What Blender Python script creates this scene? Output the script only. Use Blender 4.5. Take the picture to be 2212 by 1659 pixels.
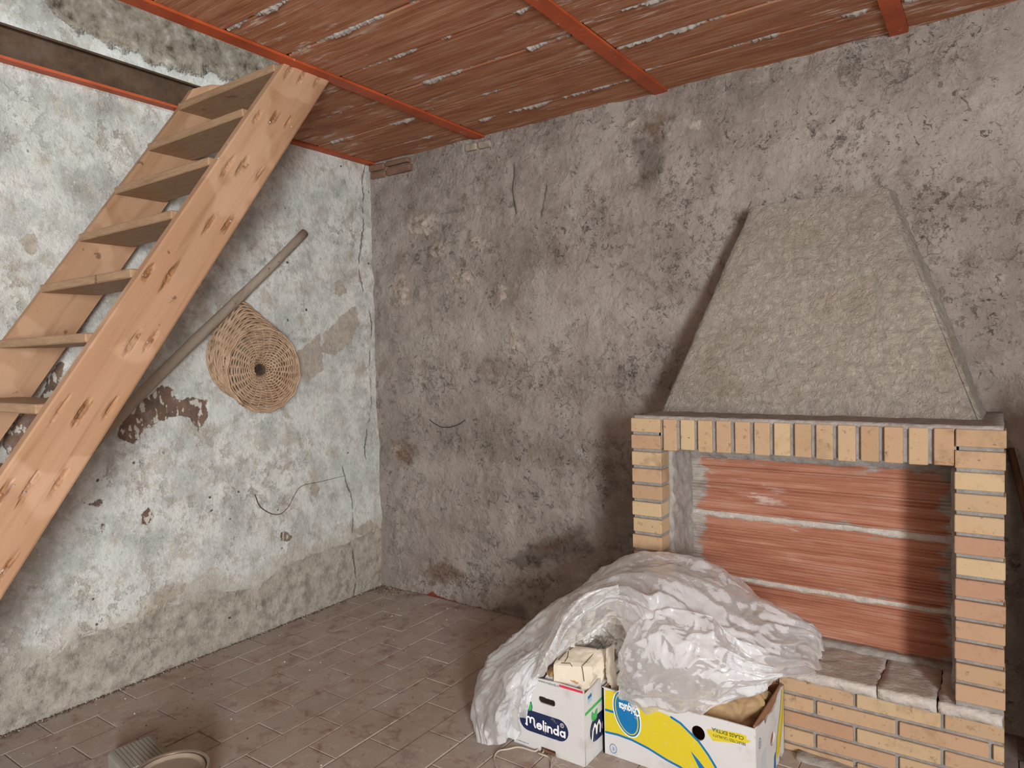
import bpy, bmesh, math, random
import numpy as np
from mathutils import Vector, Matrix
for o in list(bpy.data.objects): bpy.data.objects.remove(o)
SC = bpy.context.scene; COL = SC.collection
random.seed(7); RNG = np.random.default_rng(11)
# ------------------------------------------------------------------ camera
F, W, HH = 1500.0, 2212.0, 1659.0
YAW, PITCH, ROLL = -0.60988, -0.041709, -0.025172
CAM = np.array([3.3282, -3.22175, 1.5])
def cam_axes():
    f = np.array([math.sin(YAW)*math.cos(PITCH), math.cos(YAW)*math.cos(PITCH), math.sin(PITCH)])
    r = np.array([math.cos(YAW), -math.sin(YAW), 0.0]); u = np.cross(r, f)
    c, s = math.cos(ROLL), math.sin(ROLL)
    return c*r+s*u, -s*r+c*u, f
AR, AU, AF = cam_axes()
def hit(x, y, ax, v):
    "photo pixel -> point on the plane (axis ax = v)"
    d = AF + AR*(x-1106)/F - AU*(y-829.5)/F
    return CAM + (v-CAM[ax])/d[ax]*d
cam = bpy.data.cameras.new('camera'); co = bpy.data.objects.new('camera', cam); COL.objects.link(co)
cam.lens = F/W*36.0; cam.sensor_width = 36.0; cam.sensor_fit = 'HORIZONTAL'; cam.clip_start = 0.02
M = Matrix((AR, AU, -AF)).transposed().to_4x4(); M.translation = Vector(CAM); co.matrix_world = M
SC.camera = co
# ------------------------------------------------------------------ light
vs_ = SC.view_settings; vs_.view_transform = 'Standard'; vs_.look = 'None'; vs_.gamma = 1.0
vs_.use_curve_mapping = False; vs_.exposure = 0.26
wd = bpy.data.worlds.new('sky'); SC.world = wd; wd.use_nodes = True
bg = wd.node_tree.nodes['Background']; bg.inputs[0].default_value = (0.75, 0.85, 1.0, 1); bg.inputs[1].default_value = 1.0
def area(name, loc, target, sx, sy, power, col):
    l = bpy.data.lights.new(name, 'AREA'); l.shape = 'RECTANGLE'; l.size = sx; l.size_y = sy; l.energy = power; l.color = col
    o = bpy.data.objects.new(name, l); COL.objects.link(o); o.location = loc
    o.rotation_euler = (Vector(target)-Vector(loc)).to_track_quat('-Z', 'Y').to_euler(); return o
# daylight through the open doorway at the right, and through the loft opening above (lights the wall over the stair)
area('doorway_right_offscreen', (5.94, -5.4, 1.52), (4.0, -5.0, 1.30), 0.86, 1.6, 375, (0.93, 0.97, 1.0))
area('loft_right_offscreen', (5.94, -2.6, 3.8), (0.0, -2.0, 3.3), 1.1, 0.9, 170, (0.93, 0.97, 1.0))
H = 2.75
# ------------------------------------------------------------------ helpers
def lin(h):
    h = h.lstrip('#'); c = [int(h[i:i+2], 16)/255 for i in (0, 2, 4)]
    return tuple(v/12.92 if v <= .04045 else ((v+.055)/1.055)**2.4 for v in c)+(1.0,)
def org(p):
    v = Vector((0, 0, 0))
    while p is not None: v = v + p.location; p = p.parent
    return v
def tag(o, label=None, cat=None, group=None, kind=None):
    if label: o['label'] = label
    if cat: o['category'] = cat
    if group: o['group'] = group
    if kind: o['kind'] = kind
    return o
def empty(name, loc, label, cat, group=None):
    o = bpy.data.objects.new(name, None); COL.objects.link(o); o.location = loc; o.empty_display_size = .05
    return tag(o, label, cat, group)
def link(name, me, mat=None, parent=None, smooth=False):
    if mat and not me.materials: me.materials.append(mat)
    if smooth: me.polygons.foreach_set('use_smooth', [True]*len(me.polygons))
    o = bpy.data.objects.new(name, me); COL.objects.link(o); o.parent = parent; return o
def mesh_np(name, V, Fc, mat, parent=None, smooth=False):
    V = np.asarray(V, float).reshape(-1, 3)
    if parent is not None: V = V - np.array(org(parent))
    me = bpy.data.meshes.new(name); me.from_pydata(V.tolist(), [], [list(map(int, f)) for f in Fc]); me.update()
    return link(name, me, mat, parent, smooth)
def grid_faces(nu, nv, closed_u=False, flip=False):
    iu = np.arange(nu if closed_u else nu-1); iv = np.arange(nv-1)
    a, b = np.meshgrid(iu, iv, indexing='ij'); a2 = (a+1) % nu
    q = np.stack([a*nv+b, a2*nv+b, a2*nv+b+1, a*nv+b+1], -1).reshape(-1, 4)
    return q[:, ::-1] if flip else q
class MB:
    def __init__(s): s.v = []; s.f = []
    def add(s, V, Fc):
        n = len(s.v); s.v += [tuple(map(float, p)) for p in V]; s.f += [[int(i)+n for i in f] for f in Fc]; return s
    def hexa(s, P):      # 8 points: bottom 4 ccw, top 4 ccw
        return s.add(P, [(3,2,1,0), (4,5,6,7), (0,1,5,4), (1,2,6,5), (2,3,7,6), (3,0,4,7)])
    def box(s, a, b):
        (x0,y0,z0), (x1,y1,z1) = a, b
        return s.hexa([(x0,y0,z0),(x1,y0,z0),(x1,y1,z0),(x0,y1,z0),(x0,y0,z1),(x1,y0,z1),(x1,y1,z1),(x0,y1,z1)])
    def bbox(s, a, b, c=.004):   # box with chamfered vertical and horizontal edges on all sides (a<b)
        bm = bmesh.new(); bmesh.ops.create_cube(bm, size=1)
        for v in bm.verts: v.co = Vector([(a[i]+b[i])/2+v.co[i]*(b[i]-a[i]) for i in range(3)])
        bmesh.ops.bevel(bm, geom=list(bm.edges), offset=c, segments=1, affect='EDGES')
        bm.verts.index_update(); s.add([v.co for v in bm.verts], [[v.index for v in f.verts] for f in bm.faces]); bm.free(); return s
    def tube(s, pts, r, n=8, cap=True, closed=False):
        P = np.asarray(pts, float); m = len(P); R = np.broadcast_to(np.asarray(r, float), (m,))
        if closed: T = np.roll(P,-1,0)-np.roll(P,1,0)
        else: T = np.gradient(P, axis=0)
        T = T/(np.linalg.norm(T, axis=1, keepdims=True)+1e-12)
        ref = np.array([0,0,1.0]) if abs(T[0][2]) < .9 else np.array([1.0,0,0])
        V = []; N = np.cross(T[0], ref); N /= np.linalg.norm(N)
        for i in range(m):
            N = N - T[i]*(N@T[i]); N /= (np.linalg.norm(N)+1e-12); B = np.cross(T[i], N)
            for k in range(n):
                a = 2*math.pi*k/n; V.append(P[i]+R[i]*(math.cos(a)*N+math.sin(a)*B))
        Fc = []
        for i in range(m if closed else m-1):
            j = (i+1) % m
            for k in range(n): Fc.append((i*n+k, i*n+(k+1)%n, j*n+(k+1)%n, j*n+k))
        if cap and not closed: Fc.append(tuple(range(n))[::-1]); Fc.append(tuple((m-1)*n+k for k in range(n)))
        return s.add(V, Fc)
    def prism(s, poly, axis, a, b):   # polygon in the other two axes, extruded along axis
        n = len(poly); o = [i for i in range(3) if i != axis]; V = []
        for t in (a, b):
            for q in poly:
                p = [0,0,0]; p[axis] = t; p[o[0]], p[o[1]] = q; V.append(p)
        Fc = [tuple(range(n)), tuple(range(2*n-1, n-1, -1))]+[(i, n+i, n+(i+1)%n, (i+1)%n) for i in range(n)]
        s.add(V, Fc); return s
    def lathe(s, prof, c, n=48):
        V = []; m = len(prof)
        for k in range(n):
            a = 2*math.pi*k/n
            for r, z in prof: V.append((c[0]+r*math.cos(a), c[1]+r*math.sin(a), c[2]+z))
        return s.add(V, [((k*m+i), ((k+1)%n)*m+i, ((k+1)%n)*m+i+1, k*m+i+1) for k in range(n) for i in range(m-1)])
    def build(s, name, mat, parent=None, smooth=False, fix=True):
        o = mesh_np(name, s.v, s.f, mat, parent, smooth)
        if fix:
            bm = bmesh.new(); bm.from_mesh(o.data); bmesh.ops.recalc_face_normals(bm, faces=list(bm.faces)); bm.to_mesh(o.data); bm.free()
        return o
# value noise --------------------------------------------------------
def vnoise(x, y, seed=0, z=None):
    def h(i, j): 
        n = (i*374761393 + j*668265263 + seed*974634777) & 0xFFFFFFFF
        n = ((n ^ (n >> 13))*1274126177) & 0xFFFFFFFF
        return ((n ^ (n >> 16)) & 0xFFFF)/65535.0*2-1
    xi, yi = np.floor(x).astype(np.int64), np.floor(y).astype(np.int64); fx, fy = x-xi, y-yi
    ux, uy = fx*fx*fx*(fx*(fx*6-15)+10), fy*fy*fy*(fy*(fy*6-15)+10)
    return (h(xi,yi)*(1-ux)+h(xi+1,yi)*ux)*(1-uy)+(h(xi,yi+1)*(1-ux)+h(xi+1,yi+1)*ux)*uy
def fbm(x, y, seed=0, oct=4, gain=.5):
    t = 0; a = 1; s = 0
    for k in range(oct): t = t+a*vnoise(x*2**k+k*7.3, y*2**k+k*3.1, seed+k*17); s += a; a *= gain
    return t/s
def ridged(x, y, seed=0, oct=3):
    t = 0; a = 1; s = 0
    for k in range(oct): t = t+a*(1-2*np.abs(vnoise(x*2**k, y*2**k, seed+k*13))); s += a; a *= .5
    return t/s
def sdf_poly(U, V, poly):
    P = np.asarray(poly, float); d = np.full(U.shape, 1e9); ins = np.zeros(U.shape, bool)
    for i in range(len(P)):
        a, b = P[i], P[(i+1) % len(P)]; e = b-a; wx, wy = U-a[0], V-a[1]
        t = np.clip((wx*e[0]+wy*e[1])/(e@e+1e-12), 0, 1); d = np.minimum(d, np.hypot(wx-t*e[0], wy-t*e[1]))
        c = ((a[1] <= V) & (b[1] > V)) | ((b[1] <= V) & (a[1] > V))
        with np.errstate(divide='ignore', invalid='ignore'): xx = a[0]+(V-a[1])/(b[1]-a[1]+1e-15)*e[0]
        ins ^= c & (U < xx)
    return np.where(ins, -d, d)
def blob(U, V, c, rx, ry, ang=0):
    ca, sa = math.cos(ang), math.sin(ang); dx, dy = U-c[0], V-c[1]
    q = np.hypot((dx*ca+dy*sa)/rx, (-dx*sa+dy*ca)/ry); return (1-q)*min(rx, ry)
def attr(o, name, vals):
    a = o.data.attributes.new(name, 'FLOAT', 'POINT'); a.data.foreach_set('value', np.asarray(vals, np.float32).ravel())
# nodes --------------------------------------------------------------
class NT:
    def __init__(s, name):
        s.m = bpy.data.materials.new(name); s.m.use_nodes = True; s.t = s.m.node_tree; s.t.nodes.clear()
        s.out = s.t.nodes.new('ShaderNodeOutputMaterial'); s.pos = s.n('ShaderNodeNewGeometry').outputs['Position']
    def n(s, typ, ins=None, **pr):
        nd = s.t.nodes.new(typ)
        for k, v in pr.items(): setattr(nd, k, v)
        for k, v in (ins or {}).items(): s.set(nd.inputs[k], v)
        return nd
    def set(s, sock, v):
        if isinstance(v, bpy.types.NodeSocket): s.t.links.new(v, sock)
        elif isinstance(v, str): sock.default_value = lin(v)
        else: sock.default_value = v
    def scale(s, v, sc): return s.n('ShaderNodeVectorMath', {0: v, 1: sc}, operation='MULTIPLY').outputs[0]
    def noise(s, sc, det=4, rough=.55, vec=None, dist=0.0):
        det = min(det, 6)
        return s.n('ShaderNodeTexNoise', {'Vector': vec or s.pos, 'Scale': sc, 'Detail': det, 'Roughness': rough, 'Distortion': dist}).outputs[0]
    def noisec(s, sc, vec=None): return s.n('ShaderNodeTexNoise', {'Vector': vec or s.pos, 'Scale': sc, 'Detail': 3}).outputs[1]
    def warp(s, amt, sc, vec=None):
        c = s.n('ShaderNodeVectorMath', {0: s.noisec(sc, vec), 1: (.5,.5,.5)}, operation='SUBTRACT').outputs[0]
        return s.n('ShaderNodeVectorMath', {0: s.scale(c, (amt*2,)*3), 1: vec or s.pos}, operation='ADD').outputs[0]
    def cracks(s, sc, width, vec=None):   # 1 on the crack line
        d = s.n('ShaderNodeTexVoronoi', {'Vector': vec or s.pos, 'Scale': sc}, feature='DISTANCE_TO_EDGE').outputs[0]
        return s.ramp(d, [(0, 1), (width, 0)])
    def voro(s, sc, vec=None): return s.n('ShaderNodeTexVoronoi', {'Vector': vec or s.pos, 'Scale': sc}).outputs[0]
    def ramp(s, fac, stops):
        r = s.n('ShaderNodeValToRGB', {0: fac}); e = r.color_ramp.elements
        while len(e) < len(stops): e.new(.5)
        for el, (p, c) in zip(e, stops):
            el.position = p; el.color = lin(c) if isinstance(c, str) else (c, c, c, 1)
        return r.outputs[0]
    def ma(s, op, a, b=0.0, clamp=False): return s.n('ShaderNodeMath', {0: a, 1: b}, operation=op, use_clamp=clamp).outputs[0]
    def mul(s, a, b): return s.ma('MULTIPLY', a, b)
    def mix(s, f, a, b):
        m = s.n('ShaderNodeMix', data_type='RGBA'); s.set(m.inputs[0], f); s.set(m.inputs[6], a); s.set(m.inputs[7], b); return m.outputs[2]
    def at(s, name): return s.n('ShaderNodeAttribute', attribute_name=name).outputs['Fac']
    def edge(s, fac, a, b):   # smooth threshold
        return s.n('ShaderNodeMapRange', {0: fac, 1: a, 2: b, 3: 0.0, 4: 1.0}, interpolation_type='SMOOTHSTEP').outputs[0]
    def rnd(s): return s.n('ShaderNodeObjectInfo').outputs['Random']
    def bump(s, h, st=.5, dist=.01, nrm=None):
        i = {'Strength': st, 'Distance': dist, 'Height': h}
        if nrm: i['Normal'] = nrm
        return s.n('ShaderNodeBump', i).outputs[0]
    def pbsdf(s, col, rough=.9, bump=None, metal=0.0, spec=.3, **kw):
        p = s.n('ShaderNodeBsdfPrincipled', {'Base Color': col, 'Roughness': rough, 'Metallic': metal, 'Specular IOR Level': spec})
        if bump: s.set(p.inputs['Normal'], bump)
        for k, v in kw.items(): s.set(p.inputs[k], v)
        s.t.links.new(p.outputs[0], s.out.inputs[0]); return s.m
def simple(name, col, rough=.7, metal=0.0, var=.15, sc=20, spec=.3):
    t = NT(name); n = t.noise(sc, 5); c = t.mix(t.mul(n, var*2), col, '#3a322a')
    return t.pbsdf(c, rough, t.bump(n, .2, .004), metal, spec)
# ------------------------------------------------------------------ materials
def mat_plaster_back():
    t = NT('bare_grey_plaster'); w = t.warp(.05, 5)
    big = t.noise(1.6, 6, .6); med = t.noise(6, 7, .62); fin = t.noise(38, 6, .65)
    c = t.ramp(big, [(.34, '#857b71'), (.5, '#9d938a'), (.66, '#b0a79d')])
    c = t.mix(t.mul(t.edge(med, .5, .72), .6), c, '#7b6d60')
    c = t.mix(t.mul(t.edge(t.noise(3.3, 5, .6, dist=.6), .56, .7), .45), c, '#ada49b')
    c = t.mix(t.mul(t.edge(fin, .56, .72), .38), c, '#655849')
    c = t.mix(t.mul(t.edge(t.noise(70, 3), .62, .74), .5), c, '#b3aaa0')
    f1 = t.edge(t.noise(4.5, 12, .74), .52, .56); f2 = t.edge(t.noise(10, 12, .78), .55, .58); f3 = t.edge(t.noise(22, 10, .8), .56, .6)
    reg = t.edge(t.noise(1.9, 4), .46, .64); reg2 = t.edge(t.noise(2.6, 4), .46, .64)
    c = t.mix(t.mul(f1, .22), c, '#b9b0a6'); c = t.mix(t.mul(t.mul(f2, reg), .42), c, '#766a5e'); c = t.mix(t.mul(t.mul(f3, reg2), .48), c, '#5d5247')
    c = t.mix(t.mul(t.edge(t.noise(5.5, 12, .76), .58, .62), .3), c, '#c3bab0')
    st = t.edge(t.ma('ADD', t.at('stone'), t.mul(t.ma('SUBTRACT', t.noise(14, 8, .75), .5), .13)), .0, .02)
    c = t.mix(t.mul(st, .7), c, t.ramp(t.noise(25, 5, .7), [(.35, '#7a6c5e'), (.5, '#b9a999'), (.65, '#d2c7ba')]))
    dk = t.edge(t.ma('ADD', t.at('dark'), t.mul(t.ma('SUBTRACT', t.noise(12, 6, .7), .5), .16)), -.01, .05)
    c = t.mix(t.mul(dk, .55), c, '#51473d')
    br = t.edge(t.ma('ADD', t.at('rust'), t.mul(t.ma('SUBTRACT', t.noise(16, 6, .7), .5), .2)), -.01, .06)
    c = t.mix(t.mul(br, .7), c, '#6b4c38')
    rd = t.edge(t.ma('ADD', t.at('red'), t.mul(t.ma('SUBTRACT', t.noise(14, 4), .5), .05)), .0, .01)
    c = t.mix(rd, c, '#8a4434')
    gate = t.edge(t.noise(1.9, 3), .52, .62)
    cr = t.mul(t.cracks(2.6, .005, t.warp(.06, 10)), gate)
    cr2 = t.mul(t.cracks(7, .010, t.warp(.04, 16)), t.edge(t.noise(2.7, 3, .6), .54, .62))
    pit = t.mul(t.edge(t.noise(24, 6, .8, dist=1.2), .58, .66), t.edge(t.noise(4, 5), .44, .62))
    c = t.mix(t.mul(pit, .5), c, '#473d34')
    allc = t.ma('MAXIMUM', cr, t.mul(cr2, .8)); c = t.mix(t.mul(allc, .7), c, '#3a322a')
    h = t.ma('ADD', t.mul(med, .9), t.mul(fin, .55)); h = t.ma('ADD', h, t.mul(t.noise(11, 5, .6, dist=1.5), .6))
    h = t.ma('SUBTRACT', h, t.mul(pit, .5)); h = t.ma('SUBTRACT', h, t.ma('ADD', t.mul(t.mul(f2, reg), .18), t.mul(t.mul(f3, reg2), .22))); h = t.ma('ADD', h, t.mul(f1, .08))
    return t.pbsdf(c, .95, t.bump(h, .9, .024), spec=.15)
def mat_plaster_left():
    t = NT('flaking_limewash')
    big = t.noise(1.7, 6, .6); med = t.noise(5, 8, .65); fin = t.noise(34, 6, .7)
    c = t.ramp(big, [(.3, '#cfd1ca'), (.5, '#dcdcd5'), (.68, '#e4e2da')])
    f1 = t.edge(t.noise(3.2, 12, .74), .5, .53); f2 = t.edge(t.noise(7.5, 12, .76), .53, .56); f3 = t.edge(t.noise(15, 10, .78), .55, .58)
    reg = t.edge(t.noise(1.6, 4), .44, .62); reg2 = t.edge(t.noise(2.1, 3), .46, .64)
    c = t.mix(t.mul(f1, .30), c, '#b3b3ad'); c = t.mix(t.mul(t.mul(f2, reg), .55), c, '#aea390'); c = t.mix(t.mul(t.mul(f3, reg2), .38), c, '#96928a')
    c = t.mix(t.mul(t.mul(t.edge(t.noise(6, 12, .75), .53, .56), t.edge(t.noise(1.3, 2), .5, .62)), .6), c, '#ebe9e3')
    c = t.mix(t.mul(t.edge(med, .46, .62), .5), c, '#a6a7a2'); c = t.mix(t.mul(t.edge(t.noise(12, 8, .72), .52, .64), .35), c, '#a39e95')
    c = t.mix(t.mul(t.edge(t.noise(9, 7, .7, dist=.7), .52, .66), .6), c, '#b6ab98')
    c = t.mix(t.mul(t.edge(t.noise(3.2, 6, .65), .55, .68), .55), c, '#9c9a93')
    c = t.mix(t.mul(t.edge(t.noise(2.3, 7, .7, dist=.5), .6, .68), .6), c, '#ad9c83')
    c = t.mix(t.mul(t.edge(fin, .55, .68), .4), c, '#8d8a83')
    c = t.mix(t.mul(t.edge(t.noise(60, 4), .6, .7), .5), c, '#f0eee8')
    nz = lambda a, s: t.mul(t.ma('SUBTRACT', t.noise(s, 7, .65), .5), a)
    grey = t.ramp(t.noise(14, 7, .65), [(.32, '#8f877a'), (.5, '#b3ab9d'), (.68, '#c6bfb1')])
    grey = t.mix(t.mul(t.edge(t.noise(60, 4, .7), .55, .68), .45), grey, '#6d6457')
    bd = t.edge(t.ma('ADD', t.at('band'), nz(.10, 9)), -.004, .004)
    c = t.mix(bd, c, grey)
    hal = t.mul(t.edge(t.ma('ADD', t.at('band'), nz(.2, 5)), -.11, -.02), t.ma('SUBTRACT', 1.0, bd))
    c = t.mix(t.mul(hal, .45), c, '#b9ad99')
    up = t.edge(t.ma('ADD', t.at('rough'), nz(.26, 6)), -.01, .02)
    rub = t.ramp(t.noise(13, 8, .7), [(.34, '#5d5446'), (.45, '#9a8f7f'), (.58, '#b5ac9d'), (.68, '#d3cec3')])
    c = t.mix(up, c, rub)
    be = t.edge(t.ma('ADD', t.at('beige'), nz(.07, 16)), .0, .006)
    c = t.mix(t.mul(be, .85), c, t.ramp(t.noise(30, 5), [(.4, '#a3988a'), (.6, '#b9ad9c')]))
    br = t.edge(t.ma('ADD', t.at('brown'), nz(.07, 16)), .0, .005)
    fl = t.edge(t.noise(34, 3, .5, t.scale(t.pos, (1, 1.2, .6))), .56, .6)
    c = t.mix(br, c, t.mix(fl, t.ramp(t.noise(9, 6, .6), [(.35, '#6b5d52'), (.55, '#83695a'), (.7, '#8c8076')]), '#ccc6ba'))
    holes = t.mul(t.ramp(t.voro(7.5, t.warp(.03, 9)), [(.04, 1), (.075, 0)]), t.edge(t.noise(2.1, 2), .44, .55))
    c = t.mix(t.mul(holes, .9), c, '#3b342c')
    ck = t.ma('ABSOLUTE', t.ma('ADD', t.at('crack'), nz(.05, 12)))
    ckm = t.ma('SUBTRACT', 1.0, t.edge(ck, .002, .008)); ckm = t.mul(ckm, t.edge(t.noise(7, 3), .4, .5))
    cr = t.mul(t.cracks(3.0, .004, t.warp(.05, 11)), t.edge(t.noise(2.2, 3), .6, .68))
    allc = t.ma('MAXIMUM', ckm, cr); c = t.mix(t.mul(allc, .75), c, '#4a433a')
    h = t.ma('ADD', t.mul(med, .6), t.mul(fin, .6)); h = t.ma('SUBTRACT', h, t.ma('ADD', t.mul(t.mul(f2, reg), .10), t.mul(t.mul(f3, reg2), .12))); h = t.ma('SUBTRACT', h, t.mul(bd, .25)); h = t.ma('SUBTRACT', h, t.mul(br, .3))
    h = t.ma('ADD', h, t.mul(t.mul(up, t.ma('ADD', t.noise(9, 4, .6), t.mul(t.voro(14, t.warp(.05, 8)), .5))), 1.6)); h = t.ma('ADD', h, t.mul(t.mul(bd, t.noise(30, 6, .7)), .6))
    return t.pbsdf(c, .95, t.bump(h, .9, .02), spec=.12)
def mat_hood():
    t = NT('rough_hood_plaster'); big = t.noise(2.2, 6); fin = t.noise(26, 7, .7, dist=1.4); f2 = t.noise(75, 4, .6, dist=.8)
    c = t.ramp(big, [(.35, '#aba194'), (.6, '#bab0a3')])
    c = t.mix(t.mul(t.edge(t.noise(5, 6), .54, .7), .4), c, '#a3957f')
    c = t.mix(t.mul(t.edge(fin, .6, .72), .5), c, '#7d7164'); c = t.mix(t.mul(t.edge(f2, .62, .74), .4), c, '#82776a')
    return t.pbsdf(c, .95, t.bump(t.ma('ADD', fin, t.mul(f2, .6)), 1.0, .02), spec=.12)
def mat_brick():
    t = NT('yellow_facing_brick'); r = t.rnd(); n = t.noise(14, 5)
    c = t.ramp(r, [(.0, '#ad8f70'), (.25, '#bda481'), (.5, '#b39274'), (.75, '#c1aa85'), (1, '#aa826a')])
    c = t.mix(t.mul(t.edge(n, .5, .75), .4), c, '#bd9068'); c = t.mix(t.mul(t.edge(t.noise(7, 6, .7), .58, .72), .45), c, '#a78a66')
    c = t.mix(t.mul(t.edge(t.noise(4.5, 8, .72), .52, .68), .45), c, '#80684a'); c = t.mix(t.mul(t.edge(t.noise(30, 6, .75), .57, .66), .4), c, '#5f4b36')
    c = t.mix(t.mul(t.edge(t.noise(60, 3), .66, .75), .6), c, '#6d5138')
    return t.pbsdf(c, .8, t.bump(t.noise(50, 5), .25, .004), spec=.25)
def mat_clay(name, a, b, cc, streak=(1, 9, 9), smear=False):
    t = NT(name); v = t.scale(t.pos, streak); r = t.rnd()
    c = t.ramp(t.noise(3.2, 6, .6, v), [(.3, a), (.5, b), (.7, cc)])
    c = t.mix(t.mul(t.ma('SUBTRACT', r, .5), .5), c, a)
    wht = t.mul(t.edge(t.noise(4.5, 6, .7, t.scale(t.pos, (1, 6, 6)), ), .54, .63), t.edge(t.noise(1.8, 3), .46, .58))
    c = t.mix(t.mul(wht, .8), c, '#d0bfb4')
    c = t.mix(t.mul(t.edge(t.noise(2, 4), .55, .7), .35), c, '#8a5a48')
    if smear:
        sm = t.edge(t.ma('ADD', t.at('smear'), t.mul(t.ma('SUBTRACT', t.noise(9, 7, .7, t.scale(t.pos, (.6, 1, 2.4))), .5), .22)), -.005, .02)
        c = t.mix(sm, c, t.ramp(t.noise(18, 6), [(.35, '#8f857c'), (.65, '#b3aaa1')]))
    return t.pbsdf(c, .85, t.bump(t.noise(9, 5, .6, v), .3, .006), spec=.2)
def mat_mortar(name='grey_mortar', a='#8a847d', b='#b3aca4'):
    t = NT(name); n = t.noise(24, 7, .7)
    return t.pbsdf(t.ramp(n, [(.3, a), (.7, b)]), .95, t.bump(n, .9, .012), spec=.1)
def mat_floor():
    t = NT('dusty_terracotta'); r = t.rnd()
    c = t.ramp(r, [(0, '#90705f'), (.5, '#987764'), (1, '#886a5c')])
    dust = t.ramp(t.noise(3.4, 7, .65), [(.3, .5), (.7, .95)])
    c = t.mix(dust, c, '#b3a89e')
    c = t.mix(t.mul(t.edge(t.noise(9, 7, .7, dist=.5), .54, .68), .6), c, '#805646')
    c = t.mix(t.mul(t.edge(t.noise(12, 9, .75), .53, .6), .4), c, '#bfb4a9'); c = t.mix(t.mul(t.edge(t.noise(5, 10, .75), .56, .62), .3), c, '#5f463b')
    c = t.mix(t.mul(t.edge(t.noise(90, 2), .68, .74), .6), c, '#c7bbb0'); c = t.mix(t.mul(t.edge(t.noise(55, 3), .68, .74), .5), c, '#3f2c24')
    return t.pbsdf(c, t.ramp(t.noise(6, 4), [(.3, .55), (.7, .8)]), t.bump(t.noise(45, 5), .15, .004), spec=.3)
def mat_wood(name, a, b, d, sc=(1, 1, 1), gouge=False, rough=.6):
    t = NT(name); g = np.array([0, .569, .822])
    al = t.n('ShaderNodeVectorMath', {0: t.pos, 1: tuple(g*-.93)}, operation='DOT_PRODUCT').outputs['Value']
    v = t.n('ShaderNodeVectorMath', {0: t.n('ShaderNodeVectorMath', {0: tuple(g), 'Scale': al}, operation='SCALE').outputs[0], 1: t.pos}, operation='ADD').outputs[0] if sc == (1, 1, 1) else t.scale(t.pos, sc)
    n = t.noise(26, 5, .6, v, dist=.6); n2 = t.noise(7, 4, .6, v, dist=1.0)
    c = t.ramp(n2, [(.3, a), (.6, b)]); c = t.mix(t.mul(t.edge(n, .5, .72), .55), c, d)
    c = t.mix(t.mul(t.edge(t.noise(5, 6, .65), .56, .7), .3), c, '#8a6040')
    if gouge:
        q = t.ma('ADD', t.at('gouge'), t.mul(t.ma('SUBTRACT', t.noise(45, 5, .75, v), .5), .05))
        gm = t.edge(q, -.001, .004); c = t.mix(gm, c, t.ramp(t.noise(70, 4, .7, v), [(.35, '#66462d'), (.6, '#ab7d55')]))
        wm = t.mul(t.edge(t.noise(7.5, 5, .6), .66, .68), t.edge(t.noise(2, 2), .5, .56)); c = t.mix(t.mul(wm, .8), c, '#e0d8cf')
        lt = t.mul(t.edge(t.noise(3.1, 2), .56, .6), .25); c = t.mix(lt, c, '#d8b596')
    c = t.mix(t.mul(t.edge(t.noise(16, 3), .68, .73), .6), c, '#4b3320')
    return t.pbsdf(c, rough, t.bump(n, .3, .004), spec=.35)
def mat_paint():
    t = NT('orange_red_lead_paint'); n = t.noise(6, 5)
    c = t.ramp(n, [(.3, '#9a4422'), (.6, '#b9542c')]); c = t.mix(t.mul(t.edge(t.noise(40, 3), .68, .74), .6), c, '#c9a08c')
    return t.pbsdf(c, .5, t.bump(t.noise(50, 3), .1, .003), spec=.4)
def mat_rust():
    t = NT('rusty_steel'); n = t.noise(8, 7, .7)
    c = t.ramp(n, [(.3, '#3a3029'), (.5, '#54402f'), (.7, '#5d5045')]); return t.pbsdf(c, .75, t.bump(t.noise(60, 4), .3, .004), .3)
def mat_wicker(name, a, b, dark):
    t = NT(name); n = t.noise(22, 5, .6)
    c = t.ramp(n, [(.3, a), (.65, b)]); c = t.mix(t.edge(t.noise(9, 5), .56, .7), c, dark)
    return t.pbsdf(c, .65, spec=.3)
def mat_plastic(name, trans, tint, tcol=.5):
    t = NT(name); n = t.noise(5, 5, .6)
    tr = t.n('ShaderNodeBsdfTransparent', {0: (1, .99, .975, 1)}).outputs[0]
    bq = t.bump(t.ma('ADD', t.ma('ABSOLUTE', t.ma('SUBTRACT', t.noise(16, 3, .55, dist=.8), .5)), t.mul(t.noise(40, 3), .12)), .22, .03); df = t.n('ShaderNodeBsdfDiffuse', {0: tint, 'Normal': bq}).outputs[0]; tl = t.n('ShaderNodeBsdfTranslucent', {0: tint, 'Normal': bq}).outputs[0]
    dt = t.n('ShaderNodeMixShader', {0: .35, 1: df, 2: tl}).outputs[0]
    f = t.ramp(n, [(.3, trans-.14), (.7, trans+.10)])
    b = t.n('ShaderNodeMixShader', {0: f, 1: dt, 2: tr}).outputs[0]
    rd = t.ma('ABSOLUTE', t.ma('SUBTRACT', t.noise(16, 3, .55, dist=.8), .5)); rd2 = t.ma('ABSOLUTE', t.ma('SUBTRACT', t.noise(38, 2, .5, dist=.5), .5)); bp = t.bump(t.ma('ADD', rd, t.mul(rd2, .3)), .16, .03)
    gl = t.n('ShaderNodeBsdfGlossy', {0: (1, 1, 1, 1), 'Roughness': .2, 'Normal': bp}).outputs[0]
    lw = t.n('ShaderNodeFresnel', {'IOR': 1.5, 'Normal': bp}).outputs[0]
    fr = t.ma('ADD', t.mul(lw, .42), .012, True)
    o = t.n('ShaderNodeMixShader', {0: fr, 1: b, 2: gl}).outputs[0]
    t.t.links.new(o, t.out.inputs[0]); return t.m
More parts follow.
